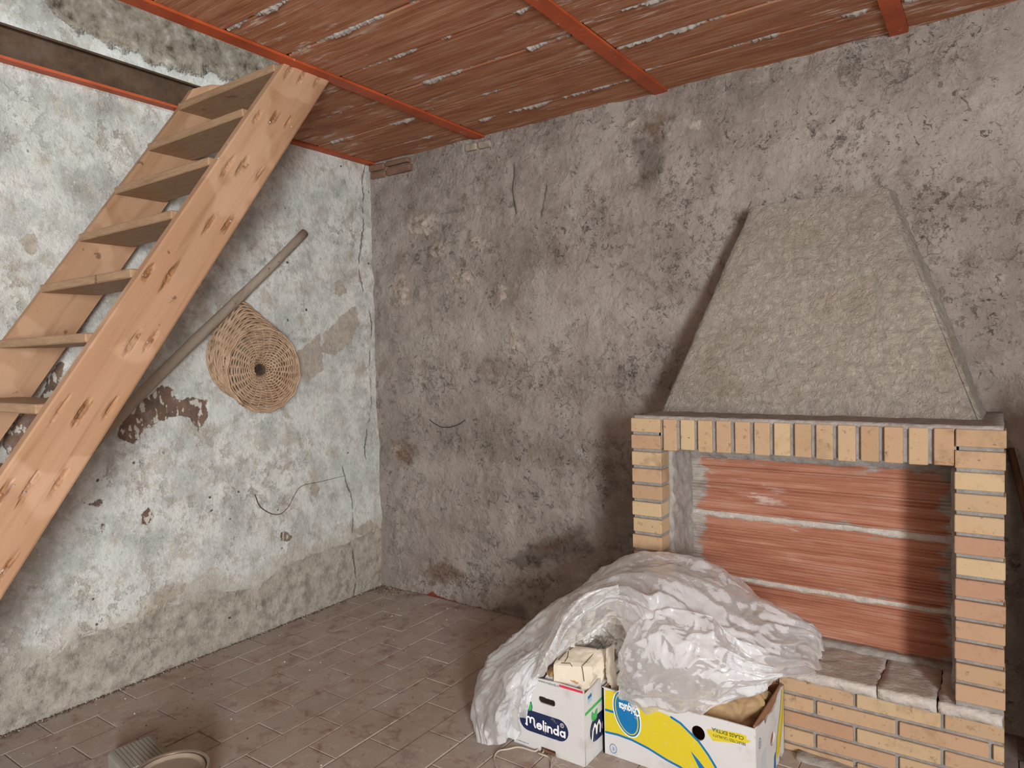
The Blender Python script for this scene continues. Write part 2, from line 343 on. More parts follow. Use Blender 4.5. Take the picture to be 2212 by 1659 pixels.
def mat_card(name, col, dirt='#9d948a', amt=.35):
    t = NT(name); c = t.mix(t.mul(t.edge(t.noise(9, 6, .65), .5, .75), amt), col, dirt)
    c = t.mix(t.mul(t.edge(t.noise(50, 3), .68, .76), .4), c, '#7a7068'); return t.pbsdf(c, .6, t.bump(t.noise(30, 4), .12, .003), spec=.3)
def ink(name, col): t = NT(name); return t.pbsdf(t.mix(t.mul(t.edge(t.noise(40, 4), .6, .75), .25), col, '#cfc9c0'), .5, spec=.3)
MT = dict(back=mat_plaster_back(), left=mat_plaster_left(), hood=mat_hood(), brick=mat_brick(), mortar=mat_mortar(),
    dmortar=mat_mortar('joint_mortar', '#817e7a', '#a5a29d'), sill=mat_mortar('pale_rough_stone', '#b0a69b', '#d6cec4'),
    ctile=mat_clay('ceiling_clay', '#8b5840', '#a57052', '#b78d71'), infill=mat_clay('infill_clay', '#965f4a', '#aa735b', '#bd907a', (1, 4, 12), True),
    floor=mat_floor(), grout=mat_mortar('floor_grout', '#6d5f55', '#a39688'), wood=mat_wood('stringer_pine', '#a27b5b', '#b18b6c', '#8e6847', gouge=True),
    wood2=mat_wood('tread_pine', '#97775a', '#a98a6b', '#80624a', (1, 8, 8)), wood3=mat_wood('shaded_string_pine', '#8d6244', '#a07352', '#774f36'),  # last one: unused stringer pine copy, shade darkened into its colour
    pole=mat_wood('weathered_pole', '#978979', '#aa9c8c', '#786a5c', rough=.85), stick=mat_wood('dark_stick', '#4f3626', '#644532', '#35241a', rough=.8),
    paint=mat_paint(), rust=mat_rust(), wick=mat_wicker('willow', '#a5866a', '#c2a588', '#8a6d52'), wickd=mat_wicker('dark_willow', '#463629', '#5e4a39', '#2e241c'),
    wicks=mat_wicker('shaded_willow', '#94755a', '#b39370', '#745a42'),  # unused willow copy with the basket side's shade in its colour
    film=mat_plastic('clear_film', .52, (.90, .91, .91, 1)), film2=mat_plastic('milky_film', .36, (.90, .91, .92, 1)), film3=mat_plastic('yellowed_film', .24, (.88, .85, .79, 1)),
    white=mat_card('white_card', '#d0cecb'), kraft=mat_card('brown_card', '#93694a', '#6f4c33'), cream=mat_card('cream_paper', '#d9cdb8', '#a8977c', .5),
    tan=mat_card('tan_paper', '#b3905f', '#7d5d39', .5), cloth=mat_card('tan_felt', '#a98c66', '#83684a', .6),
    navy=ink('navy_ink', '#1f2a4c'), inkw=ink('white_ink', '#f2f1ee'), green=ink('green_ink', '#3fae5a'), red=ink('red_ink', '#cf3a50'), black=ink('black_ink', '#2b2926'),
    yellow=ink('yellow_ink', '#d6c12e'), blue=ink('blue_ink', '#1471a8'), lblue=ink('pale_blue_ink', '#9fc0d8'), dkgreen=ink('olive_ink', '#4d5a1c'),
    twine=simple('sisal_twine', '#c9bda8', .9), wire=simple('black_wire', '#2b2724', .6), nail=simple('bright_nail', '#d8d4ce', .35, .7),
    rubber=simple('dusty_grey_rubber', '#a5a296', .85, sc=30), lid=simple('dusty_can_lid', '#a08f7c', .8, .0, .25), rim=simple('can_rim', '#b3a595', .35, .7),
    purple=simple('purple_can_label', '#6a3fa8', .45, 0, .05), debris=simple('floor_crumbs', '#6b5a49', .9, sc=60), chip=simple('pale_chips', '#d3c9bb', .9, sc=60),
    pebble=mat_mortar('exposed_stone', '#7d7165', '#b9aa99'), redbr=simple('old_red_brick', '#9a7462', .9, 0, .4, 12), concrete=mat_mortar('slab_concrete', '#8a857e', '#a19b93'))
# ------------------------------------------------------------------ the setting
def surf(name, us, vs, pos, nrm, disp, mat, attrs):
    U, V = np.meshgrid(us, vs, indexing='ij'); P = pos(U, V)+np.asarray(nrm)*disp(U, V)[..., None]
    Fc = grid_faces(len(us), len(vs)); o = mesh_np(name, P, Fc, mat, None, True)
    bm = o.data.polygons[0].normal
    if bm @ Vector(nrm) < 0: o.data.flip_normals()
    for k, fn in attrs.items(): attr(o, k, fn(U, V))
    o['kind'] = 'structure'; return o
def axis(parts): return np.unique(np.round(np.concatenate([np.arange(a, b+1e-6, s) for a, b, s in parts]), 5))
wl = lambda x, y: hit(x, y, 0, 0.0)[1:]                 # photo pixel -> (y, z) on the left wall
wb = lambda x, y: hit(x, y, 1, 0.0)[[0, 2]]             # photo pixel -> (x, z) on the back wall
# left wall
band = [wl(*q) for q in [(0,1450),(60,1440),(105,1425),(150,1390),(205,1368),(270,1352),(330,1330),(390,1300),(450,1272),(520,1276),(560,1266),(585,1245),(620,1218),(680,1196),(740,1176),(800,1150),(826,1142)]]
by, bz = np.array([b[0] for b in band]), np.array([b[1] for b in band])
def a_band(U, V): return np.clip(np.interp(U, by, bz)-V, -.3, .3)
brown_polys = [[wl(*q) for q in P] for P in (
    [(250,945),(275,880),(330,850),(345,830),(372,840),(382,862),(450,860),(446,905),(430,938),(414,905),(385,898),(350,912),(312,930),(290,962)],
    [(0,960),(40,900),(90,850),(120,790),(150,770),(110,880),(60,950),(20,985)],
    [(305,1110),(320,1100),(338,1105),(330,1122),(318,1135),(306,1128)], [(606,1150),(618,1146),(632,1158),(622,1168),(610,1166)], [(180,1085),(225,1078),(215,1092),(190,1096)], [(218,1132),(232,1125),(228,1150),(220,1148)])]
def a_brown(U, V): return np.clip(-np.minimum.reduce([sdf_poly(U, V, p) for p in brown_polys]), -.1, .1)
beige_polys = [[wl(*q) for q in P] for P in (
    [(722,610),(735,606),(755,628),(735,640),(724,634)], [(700,720),(730,690),(770,655),(775,700),(760,740),(720,770),(690,760)], [(640,760),(690,720),(700,800),(660,830),(645,800)],
    [(670,1035),(680,1030),(690,1060),(680,1075),(668,1060)], [(40,515),(75,505),(85,545),(60,560)], [(325,1278),(345,1275),(398,1262),(400,1275),(380,1300),(330,1312)], [(820,1140),(790,1160),(755,1150),(800,1120)])]
def a_beige(U, V): return np.clip(-np.minimum.reduce([sdf_poly(U, V, p) for p in beige_polys]), -.1, .1)
rough_poly = [wl(*q) for q in [(100,0),(160,60),(230,100),(300,120),(320,145),(400,150),(470,165),(520,185),(600,165),(640,130),(700,100),(800,-100),(100,-120)]]
def a_rough(U, V): return np.clip(-sdf_poly(U, V, rough_poly), -.3, .3)
def a_crack(U, V): return np.clip(U-(-.075+.035*np.sin(V*5.1)+.02*np.sin(V*11+1))+np.where(V < .85, .2, 0), -.2, .2)
def d_left(U, V):
    d = .006*fbm(U*2.2, V*2.2, 3)+.004*fbm(U*11, V*11, 5, 4)
    d = d-.007*(a_band(U, V)+.03*fbm(U*9, V*9, 8) > 0)*1.0-.006*(a_brown(U, V) > .004)
    d = d+np.clip(a_rough(U, V)*8, 0, 1)*(.028*fbm(U*6, V*6, 9, 4)-.005)
    return d+.004*fbm(U*30, V*30, 15, 2)*(a_band(U, V) > 0)
wall_left = surf('wall_left', axis([(-6.1,-2.75,.15),(-2.7,.03,.0115)]), axis([(-.03,3.05,.0115),(3.1,4.7,.1)]), lambda U, V: np.stack([0*U, U, V], -1), (1,0,0), d_left, MT['left'],
    dict(band=a_band, brown=a_brown, beige=a_beige, rough=a_rough, crack=a_crack))
# back wall
stones = [(910,485,38,27),(1000,600,34,22),(868,632,18,38),(945,540,22,18),(1080,630,16,22),(1112,730,14,45),(1358,708,26,9),(1030,525,26,20),(960,250,12,10),(1365,262,18,14),(1655,640,12,8),(870,975,22,22),(1500,275,26,14)]
st_w = [(wb(x, y), wb(x+rx, y)[0]-wb(x, y)[0], abs(wb(x, y+ry)[1]-wb(x, y)[1])) for x, y, rx, ry in stones]
def a_stone(U, V): return np.clip(np.maximum.reduce([blob(U, V, c, rx, ry) for c, rx, ry in st_w]), -.1, .1)
dkp = [[wb(*q) for q in P] for P in (
    [(1365,300),(1390,290),(1445,285),(1440,370),(1410,425),(1385,415),(1370,390)], [(1068,1312),(1085,1302),(1125,1296),(1160,1330),(1170,1345),(1120,1338),(1075,1322)],
    [(1080,1215),(1140,1165),(1260,1130),(1290,1190),(1230,1215),(1130,1235)],)]
def a_dark(U, V): return np.clip(-np.minimum.reduce([sdf_poly(U, V, p) for p in dkp]), -.2, .2)
rsp = [[wb(*q) for q in P] for P in ([(900,1230),(960,1200),(1010,1235),(1000,1265),(930,1270)], [(850,970),(880,940),(905,960),(890,1010),(860,1010)], [(1060,620),(1085,610),(1090,650),(1070,660)], [(1370,280),(1440,230),(1470,250),(1420,310)], [(1130,1180),(1240,1150),(1260,1180),(1180,1200)])]
def a_rust(U, V): return np.clip(-np.minimum.reduce([sdf_poly(U, V, p) for p in rsp]), -.2, .2)
rdp = [wb(*q) for q in [(895,1290),(935,1276),(945,1284),(990,1300),(1075,1318),(1075,1332),(900,1300)]]
def a_red(U, V): return np.clip(-sdf_poly(U, V, rdp), -.1, .1)
gouges = [((1105,360),(1101,400),.014),((1101,400),(1110,462),.010),((1178,400),(1165,470),.006),((958,455),(998,452),.008)]
def d_back(U, V):
    d = .016*fbm(U*1.6, V*1.6, 21)+.009*fbm(U*6, V*6, 23, 4)+.005*fbm(U*17, V*17, 27, 3)
    rg = np.clip(fbm(U*2.4, V*2.4, 31)*2.2, 0, 1); d = d+rg*.009*ridged(U*9, V*9, 33)
    d = d+np.clip(a_stone(U, V)*14, 0, 1)*(.018+.02*fbm(U*22, V*22, 37, 3))
    top = np.clip((V-2.45)/.25, 0, 1)*np.clip((U-.9)/.4, 0, 1); d = d+top*.03*fbm(U*6, V*7, 41, 4)
    for a, b, w in gouges:
        a, b = wb(*a), wb(*b); e = b-a; t = np.clip(((U-a[0])*e[0]+(V-a[1])*e[1])/(e@e), 0, 1)
        d = d-.03*np.exp(-(np.hypot(U-a[0]-t*e[0], V-a[1]-t*e[1])/w)**2)
    return d
wall_back = surf('wall_back', axis([(-.03,3.75,.0115),(3.85,6.1,.1)]), axis([(-.03,2.86,.0115)]), lambda U, V: np.stack([U, 0*U, V], -1), (0,-1,0), d_back, MT['back'],
    dict(stone=a_stone, dark=a_dark, rust=a_rust, red=a_red))
# exposed bricks at the head of the back wall
def loose_brick(name, x0, x1, z0, z1, d, mat):
    m = MB().bbox((0, 0, 0), (x1-x0, .06+d, z1-z0), .008); V = np.array(m.v); V += .004*np.stack([vnoise(V[:,0]*60+i, V[:,2]*60, 5+i) for i in range(3)], -1)
    m.v = V.tolist(); o = m.build(name, mat, wall_back); o.location = (x0, -d, z0); return o
for a in ((.01,.15,2.70,2.738,.03,'redbr'),(.165,.36,2.705,2.735,.035,'redbr'),(.015,.15,2.652,2.692,.022,'redbr'),(.165,.372,2.648,2.695,.03,'redbr'),(.80,.89,2.682,2.722,.03,'pebble'),(.895,.985,2.68,2.718,.028,'pebble'),
          (2.03,2.17,2.505,2.565,.004,'pebble')): loose_brick('brick', *a[:5], MT[a[5]])
# remaining walls with doorway and an added window
def flat(name, boxes, mat):
    m = MB()
    for a, b in boxes: m.box(a, b)
    return tag(m.build(name, mat), kind='structure')
flat('wall_right', [((6.0,-6.2,0),(6.2,-5.85,2.9)),((6.0,-4.95,0),(6.2,.1,2.9)),((6.0,-5.85,2.36),(6.2,-4.95,2.9))], MT['concrete'])
flat('wall_front', [((-.1,-6.2,0),(2.0,-6.0,4.7)),((3.2,-6.2,0),(6.2,-6.0,4.7)),((2.0,-6.2,0),(3.2,-6.0,1.0)),((2.0,-6.2,2.2),(3.2,-6.0,4.7))], MT['concrete'])
flat('trim_1', [((5.96,-5.90,0),(6.02,-5.84,2.41)),((5.96,-4.96,0),(6.02,-4.90,2.41)),((5.96,-5.90,2.35),(6.02,-4.90,2.41))], MT['wood2'])
flat('added_window', [((2.0,-6.1,1.0),(2.06,-6.04,2.2)),((3.14,-6.1,1.0),(3.2,-6.04,2.2)),((2.06,-6.1,1.0),(3.14,-6.04,1.06)),((2.06,-6.1,2.14),(3.14,-6.04,2.2)),((2.57,-6.1,1.06),(2.63,-6.04,2.14))], MT['wood2'])  # unseen window invented behind the camera to let in fill light
# unseen low stub, added to shade the corner right of the fireplace
flat('added_shade_stub', [((3.63,-.66,0),(3.85,.05,1.32))], MT['hood'])
# upper storey seen through the stair opening
flat('wall_upper', [((.0,0.0,2.87),(6.2,.1,4.7)),((6.0,-6.2,2.9),(6.2,-3.2,4.7)),((6.0,-2.0,2.9),(6.2,.1,4.7)),((6.0,-3.2,2.9),(6.2,-2.0,3.3)),((6.0,-3.2,4.3),(6.2,-2.0,4.7))], MT['back'])
flat('ceiling_upper', [((-.1,-6.2,4.6),(6.2,.1,4.7))], MT['concrete'])
flat('floor_upper', [((.9,-6.1,2.84),(6.1,.05,2.9)),((.0,-1.0,2.84),(.9,.05,2.9))], MT['concrete'])
# steel joists ----------------------------------------------------------
def joist(x, label, y0=-6.0, fw=.066, h=.14, x0=None):
    r = empty('steel_joist', (x, y0, H-.008), label, 'beam')
    xa = x-fw/2; xb = x+fw/2
    MB().box((xa, y0, H-.008), (xb, .03, H+.004)).build('bottom_flange', MT['paint'], r)
    MB().box((x-.004, y0, H+.003), (x+.004, .03, H+h-.008)).build('web', MT['rust'], r)
    MB().box((xa, y0, H+h-.009), (xb, .03, H+h)).build('top_flange', MT['rust'], r); return r
joist(.025, 'rusty steel joist against the whitewashed wall at the stair opening', fw=.05, h=.135)
joist(.90, 'orange steel joist that carries the top of the wooden stair', h=.09)
joist(1.998, 'orange steel joist meeting the back wall above and left of the chimney hood', h=.09)
joist(3.004, 'orange steel joist meeting the back wall right of the chimney hood top', h=.09)
joist(4.06, 'orange steel joist in the bay beyond the hood', h=.09)
joist(5.1, 'orange steel joist nearest the doorway wall', h=.09)
# ceiling clay blocks ---------------------------------------------------
ceiling = empty('ceiling', (0, 0, H), None, None); ceiling['kind'] = 'structure'
def block_mesh(L, Wd, seed):
    rr = random.Random(seed); ys = [0, .004]; zs = [.012, 0]; y = .012; prof = [(0, .055), (0, .005), (.005, 0)]
    step = (Wd-.02)/8
    for k in range(8):
        c = .012+step*(k+.5)+rr.uniform(-.004, .004); dp = rr.choice([.0006, .0012, .0026])
        prof += [(c-.0022, 0), (c, dp), (c+.0022, 0)]
    prof += [(Wd-.005, 0), (Wd, .005), (Wd, .055)]
    m = MB().prism([(a, b) for a, b in prof], 0, 0, L); me = m.build('clay_block', MT['ctile']); d = me.data; bpy.data.objects.remove(me); return d
bays = [(.053,.868,[-.188,-.467,-.757,-1.045]),(.935,1.964,[-.222,-.503,-.785,-1.065,-1.345]),(2.032,2.970,[-.278,-.556,-.835]),(3.038,4.026,[-.25]),(4.094,5.066,[-.25]),(5.134,6.02,[-.25])]
mort = MB()
for bi, (x0, x1, js) in enumerate(bays):
    js = list(js)
    if bi > 0:
        while js[-1] > -5.8: js.append(js[-1]-.28)
    tops = [0.02]+js[:-1]
    for k, (a, b) in enumerate(zip(js, tops)):
        wd = b-a-.008; key = ('blk', bi, round(wd, 3), k % 3)
        d = block_mesh(x1-x0, wd, hash((bi, k)) % 999)
        o = bpy.data.objects.new('clay_block', d); COL.objects.link(o); o.parent = ceiling
        o.location = (x0, a+.004, .004+random.uniform(-.002, .003))
    for j in js[:7]:      # mortar squeezed out of the joints
        xs = np.arange(x0+.01, x1-.01, .007); n = len(xs); s = int(1000*abs(j))+bi*31
        lump = np.clip(fbm(xs*9, xs*0+j*5, s, 4)*1.6+.15, -.6, 1); w = .004+.009*np.clip(lump+.2, 0, 1)*(bi < 2 or j > -.3)
        z = .012-.020*np.clip(lump, -.3, 1)+.004*vnoise(xs*150, xs*0, s+3)
        off = .004*vnoise(xs*60, xs*0, s+9)
        P = np.stack([np.stack([xs, j+off-w, xs*0+H+.012], -1), np.stack([xs, j+off-w*.5, H+z+.002], -1), np.stack([xs, j+off+w*.4, H+z], -1), np.stack([xs, j+off+w, xs*0+H+.012], -1)], 1)
        mort.add(P.reshape(-1, 3), grid_faces(n, 4))
mo = mort.build('joint_mortar', MT['mortar'], ceiling, fix=False); mo['kind'] = 'stuff'
# floor tiles ------------------------------------------------------------
floor = tag(MB().box((-.1, -6.2, -.15), (6.2, .1, -.0035)).build('floor', MT['grout']), kind='structure')
cols = [.006,.168,.338,.500,.660,.823,.981,1.137,1.296,1.460,1.622,1.783]
while cols[-1] < 2.7: cols.append(cols[-1]+.1615)
tm = {}
def tile_mesh(w, l):
    k = (round(w, 3), round(l, 3))
    if k not in tm:
        c = .0025; P = [(0,0,-.01),(w,0,-.01),(w,l,-.01),(0,l,-.01),(0,0,-c),(w,0,-c),(w,l,-c),(0,l,-c),(c,c,0),(w-c,c,0),(w-c,l-c,0),(c,l-c,0)]
        m = MB().add(P, [(0,1,5,4),(1,2,6,5),(2,3,7,6),(3,0,4,7),(4,5,9,8),(5,6,10,9),(6,7,11,10),(7,4,8,11),(8,9,10,11)])
        o = m.build('floor_tile', MT['floor']); tm[k] = o.data; bpy.data.objects.remove(o)
    return tm[k]
ntile = 0
for ci in range(len(cols)-1):
    x0, x1 = cols[ci]+.0018, cols[ci+1]-.0018; y1 = -.005; off = (-.01 if ci % 2 == 0 else -.18); js = [y1]
    y = off-.338 if ci % 2 == 0 else off
    if ci % 2 == 0: y = -.348
    while y > -2.9: js.append(y); y -= .338
    for b, a in zip(js[:-1], js[1:]):
        o = bpy.data.objects.new('floor_tile', tile_mesh(x1-x0, b-a-.0035)); COL.objects.link(o); o.parent = floor
        o.location = (x0, a+.0018, random.uniform(-.0012, .0012)); o.rotation_euler = (random.uniform(-.003, .003), random.uniform(-.004, .004), 0); ntile += 1
rest = MB()          # tiles outside the picture, to the right and behind the camera
for i, x in enumerate(np.arange(cols[-1], 5.85, .1615)):
    for y in np.arange(-5.95+(i % 2)*.17, -.35, .338): rest.add([(x+.002,y,0),(x+.159,y,0),(x+.159,y+.334,0),(x+.002,y+.334,0)], [(0,1,2,3)])
for i, x in enumerate(cols[:-1]):
    for y in np.arange(-5.95+(i % 2)*.17, -3.35, .338): rest.add([(x+.002,y,0),(x+.159,y,0),(x+.159,y+.334,0),(x+.002,y+.334,0)], [(0,1,2,3)])
ro = rest.build('floor_tiling', MT['floor'], floor, fix=False); ro['kind'] = 'stuff'
# ------------------------------------------------------------------ wooden stair
yf = lambda z: -1.32+(z-2.745)/1.444
stair = empty('open_stair', (.47, -3.2, 0), 'steep open wooden stair with plank treads rising to the opening in the ceiling', 'stairs')
treads = [2.715-.2275*k for k in range(12)]
def right_stringer():
    s = np.arange(0, 3.345, .0085); t = np.linspace(0, 1, 30); S, T = np.meshgrid(s, t, indexing='ij')
    z0 = S*.822; Z = np.minimum(z0, 2.744); Y = yf(Z)+.24*T
    g = np.full(Z.shape, -.1)
    rr = random.Random(5)
    for zt in treads:
        for fx in (.045, .12, .195):
            if rr.random() < .08: continue
            cy = yf(zt+.0)+fx+rr.uniform(-.008, .008); cz = zt+.005+rr.uniform(-.012, .012)
            g = np.maximum(g, blob(Y, Z, (cy, cz), rr.uniform(.04, .07), rr.uniform(.008, .013), math.atan2(1.444, 1)))
    X = .88-.007*np.clip(g*140, 0, 1)*(1+.5*vnoise(Y*120, Z*120, 4))
    X = X-.003*((T == 0) | (T == 1))
    nu, nt = len(s), len(t); n = nu*nt
    P = np.stack([X, Y, Z], -1).reshape(-1, 3); Q = P.copy(); Q[:, 0] = .84
    Fa = grid_faces(nu, nt, flip=True); Fb = []
    for i in range(nu-1):
        Fb.append((i*nt, (i+1)*nt, n+(i+1)*nt, n+i*nt)); Fb.append((i*nt+nt-1, n+i*nt+nt-1, n+(i+1)*nt+nt-1, (i+1)*nt+nt-1))
    Fb += [tuple(range(n-nt, n))+tuple(range(2*n-1, 2*n-nt-1, -1)), tuple(range(nt))[::-1]+tuple(range(n, n+nt))]
    Fb += [tuple(q+n) for q in grid_faces(nu, nt)]
    o = mesh_np('stringer', np.vstack([P, Q]), list(map(tuple, Fa))+Fb, MT['wood'], stair, False)
    attr(o, 'gouge', np.concatenate([g.ravel(), np.full(n, -.1)])); return o
rs = right_stringer()
pl = [(yf(0), 0), (yf(0)+.24, 0), (yf(2.80)+.24, 2.80), (yf(2.86)+.235, 2.87), (yf(2.9)+.19, 2.905), (yf(2.9)+.13, 2.91), (yf(2.87)+.07, 2.89), (yf(2.80)+.02, 2.84), (yf(2.70), 2.70)]
so = MB().prism(pl, 0, .062, .10).build('stringer', MT['wood'], stair); attr(so, 'gouge', [-.1]*len(so.data.vertices))
for k, zt in enumerate(treads):
    m = MB(); ys = yf(zt); m.bbox((.101, ys-.004, zt), (.839, ys+.215, zt+.032), .004); o = m.build('tread', MT['wood2'], stair)
for k, zt in enumerate(treads[1:9]):          # bright nail heads along the outer string
    rr = random.Random(k)
    for fx in ((.03,.15) if k % 2 else (.06,.10,.2)):
        y, z = yf(zt)+fx+rr.uniform(-.02,.02), zt+rr.uniform(-.02,.03)
        mm = MB(); 
        for a in range(8): mm.v.append((.8775, y+.005*math.cos(a*.785), z+.005*math.sin(a*.785)))
        mm.v.append((.883, y, z)); mm.f += [[a, (a+1) % 8, 8] for a in range(8)]; mm.build('nail_head', MT['nail'], rs)
# ------------------------------------------------------------------ fireplace
FY = -.575
fire = empty('fireplace', (2.72, -.3, 0), 'bricked-up fireplace with yellow facing bricks and tapering plaster hood', 'fireplace')
bmesh_cache = {}
def brick(x0, x1, z0, z1, y0, dep):
    k = (round(x1-x0, 3), round(z1-z0, 3), round(dep, 3))
    if k not in bmesh_cache:
        o = MB().bbox((0, 0, 0), (k[0], k[2], k[1]), .0025).build('brick', MT['brick']); bmesh_cache[k] = o.data; bpy.data.objects.remove(o)
    o = bpy.data.objects.new('brick', bmesh_cache[k]); COL.objects.link(o); o.parent = fire
    o.location = Vector((x0, y0+random.uniform(-.002, .002), z0))-fire.location; o.rotation_euler = (0, 0, random.uniform(-.006, .006)); return o
XL0, XL1, XR0, XR1 = 2.078, 2.207, 3.219, 3.352
ZT = 1.226; ZS = .315
for (a, b, n) in ((XL0, XL1, 13), (XR0, XR1, 13)):
    p = (ZT-ZS-.004)/n
    for k in range(n): brick(a+random.uniform(-.003, .003), b+random.uniform(-.003, .003), ZT-p*(k+1)+.0125, ZT-p*k, FY, .085)
w = (XR0-XL1)/14
for k in range(14): brick(XL1+w*k+.013, XL1+w*(k+1)-.003, 1.102+random.uniform(-.004, .004), ZT, FY, .085)
for c in range(5):                            # base courses in stretcher bond
    z1 = .275-.0625*c; z0 = z1-.050; x = 2.921-.264*4+(.132 if c % 2 else 0)
    while x < XR1:
        a, b = max(x+.006, XL0), min(x+.264-.006, XR1)
        if b-a > .012: brick(a, b, max(z0, .002), z1, FY, .09) if z1 > .02 else None
        x += .264
mm = MB()
mm.box((XL0+.004, FY+.014, 0), (XL1-.003, -.02, ZT-.004)); mm.box((XR0+.003, FY+.014, 0), (XR1-.004, -.02, ZT-.004))
mm.box((XL1-.01, FY+.014, 1.106), (XR0+.01, -.02, ZT-.003)); mm.box((XL0+.004, FY+.012, 0), (XR1-.004, -.02, .272))
mm.build('mortar_core', MT['dmortar'], fire)
def rough_box(a, b, n, amp, name, mat, par, seed=0, f=25):
    bm = bmesh.new(); bmesh.ops.create_cube(bm, size=1)
    for v in bm.verts: v.co = Vector([(a[i]+b[i])/2+v.co[i]*(b[i]-a[i]) for i in range(3)])
    for i, L in enumerate([b[0]-a[0], b[1]-a[1], b[2]-a[2]]):
        k = max(0, int(L/n)); ed = [e for e in bm.edges if abs((e.verts[0].co-e.verts[1].co).normalized()[i]) > .9]
        if k: bmesh.ops.subdivide_edges(bm, edges=ed, cuts=k, use_grid_fill=True)
    V = np.array([v.co[:] for v in bm.verts])
    D = np.stack([fbm(V[:,0]*f+V[:,2]*f*.7+i*9, V[:,1]*f+V[:,2]*f+i*5, seed+i, 3) for i in range(3)], -1)*amp
    for v, d in zip(bm.verts, D): v.co += Vector(d)
    me = bpy.data.meshes.new(name); bm.to_mesh(me); bm.free()
    for v in me.vertices: v.co -= org(par)
    return link(name, me, mat, par, True)
# rough jamb plaster on the left inside, on the right inside and over the blocks
rough_box((XL1-.02, FY+.09, .31), (XL1+.012, -.20, 1.10), .02, .012, 'jamb_plaster', MT['mortar'], fire, 3)
rough_box((XR0-.012, FY+.09, .31), (XR0+.02, -.20, 1.10), .03, .008, 'jamb_plaster', MT['mortar'], fire, 5)
# hollow clay blocks that close the opening
def infill(z0, z1, seed):
    L0, L1, y = XL1-.01, XR0+.01, -.25; zs = []; rr = random.Random(seed); n = 20; prof = []
    for k in range(n):
        c = z0+(z1-z0)*(k+.5)/n; d = rr.choice([.001, .003, .005, .007]); hw = (z1-z0)/n*.5
        prof += [(c-hw*.95, 0), (c-hw*.35, -d), (c+hw*.35, -d), (c+hw*.95, 0)]
    xs = np.linspace(L0, L1, 60); P = np.array([[(x, y+q, z) for z, q in prof] for x in xs]); P[..., 1] += .002*fbm(P[..., 0]*6, P[..., 2]*6, seed)
    o = mesh_np('clay_block', P, grid_faces(len(xs), len(prof)), MT['infill'], fire)
    V = P.reshape(-1, 3); e = np.maximum.reduce([.10-(V[:,0]-L0), .075-(L1-V[:,0])*.9, .05-(1.08-V[:,2])*.6+.0*V[:,0], .012-(V[:,2]-z0)*.8, .008-(z1-V[:,2])*.8])
    attr(o, 'smear', e-.02); return o
for i, (a, b) in enumerate(((.795,1.085),(.520,.775),(.285,.503))): infill(a, b, 40+i)
rough_box((XL1-.01, -.252, .772), (XR0+.01, -.19, .798), .02, .006, 'mortar_bed', MT['sill'], fire, 11)
rough_box((XL1-.01, -.253, .500), (XR0+.01, -.19, .523), .02, .006, 'mortar_bed', MT['sill'], fire, 12)
rough_box((XL1-.01, -.262, 1.035), (XR0+.01, -.19, 1.105), .025, .010, 'mortar_bed', MT['mortar'], fire, 13)
# sill slabs, from the blocks to the front edge
sx = [2.19, 2.42, 2.68, 2.993, 3.171, 3.35]
for i in range(5): rough_box((sx[i]+.002, FY-.004, .277), (sx[i+1]-.002, -.22, .313), .02, .006, 'sill_slab', MT['sill'], fire, 50+i)
rough_box((XL1, -.30, .30), (XR0, -.22, .330), .03, .008, 'mortar_bed', MT['mortar'], fire, 17)
# plaster ledge on the lintel and the hood
rough_box((XL0+.004, FY+.006, ZT-.006), (XR1-.004, -.01, ZT+.010), .03, .004, 'lintel_ledge', MT['mortar'], fire, 19)
def hood():
    B = [(2.108, -.345), (3.288, -.345)]; T = [(2.446, -.105), (2.974, -.105)]; zb, zt = ZT+.004, 2.119
    V = []; Fc = []; mb = MB()
    def quad(a, b, c, d, nu, nv, seed):
        u = np.linspace(0, 1, nu); v = np.linspace(0, 1, nv); U, Vv = np.meshgrid(u, v, indexing='ij'); a, b, c, d = map(np.array, (a, b, c, d))
        P = (a*(1-U[..., None])+b*U[..., None])*(1-Vv[..., None])+(d*(1-U[..., None])+c*U[..., None])*Vv[..., None]
        n = np.cross(b-a, d-a); n = n/np.linalg.norm(n); e = np.clip(np.minimum.reduce([U, 1-U, Vv, 1-Vv])*12, 0, 1)
        s = P[..., 0]*3+P[..., 1]*4
        D = .010*fbm(s, P[..., 2]*3, seed, 3)+.005*fbm(s*6, P[..., 2]*18, seed+5, 3)+.004*ridged(s*9, P[..., 2]*30, seed+9, 2)
        rnd = -.010*np.clip(1-np.minimum(U, 1-U)*28, 0, 1)**2
        P = P+n*(D*e+rnd)[..., None]; mb.add(P.reshape(-1, 3), grid_faces(nu, nv))
    f = lambda p, z: (p[0], p[1], z)
    quad(f(B[0], zb), f(B[1], zb), f(T[1], zt), f(T[0], zt), 130, 110, 61)
    quad((B[1][0], B[1][1], zb), (B[1][0]+.012, .0, zb), (T[1][0]+.02, .0, zt), (T[1][0], T[1][1], zt), 30, 80, 63)
    quad((B[0][0]-.012, .0, zb), (B[0][0], B[0][1], zb), (T[0][0], T[0][1], zt), (T[0][0]-.02, .0, zt), 30, 80, 65)
    quad(f(T[0], zt), f(T[1], zt), (T[1][0]+.02, .01, zt+.005), (T[0][0]-.02, .01, zt+.005), 40, 12, 67)
    o = mb.build('hood', MT['hood'], fire, True, fix=False); return o
hood()
# cement haunch at the foot
rough_box((2.73, FY-.05, -.003), (3.5, FY+.03, .012), .03, .012, 'cement_haunch', MT['mortar'], fire, 71, 12)
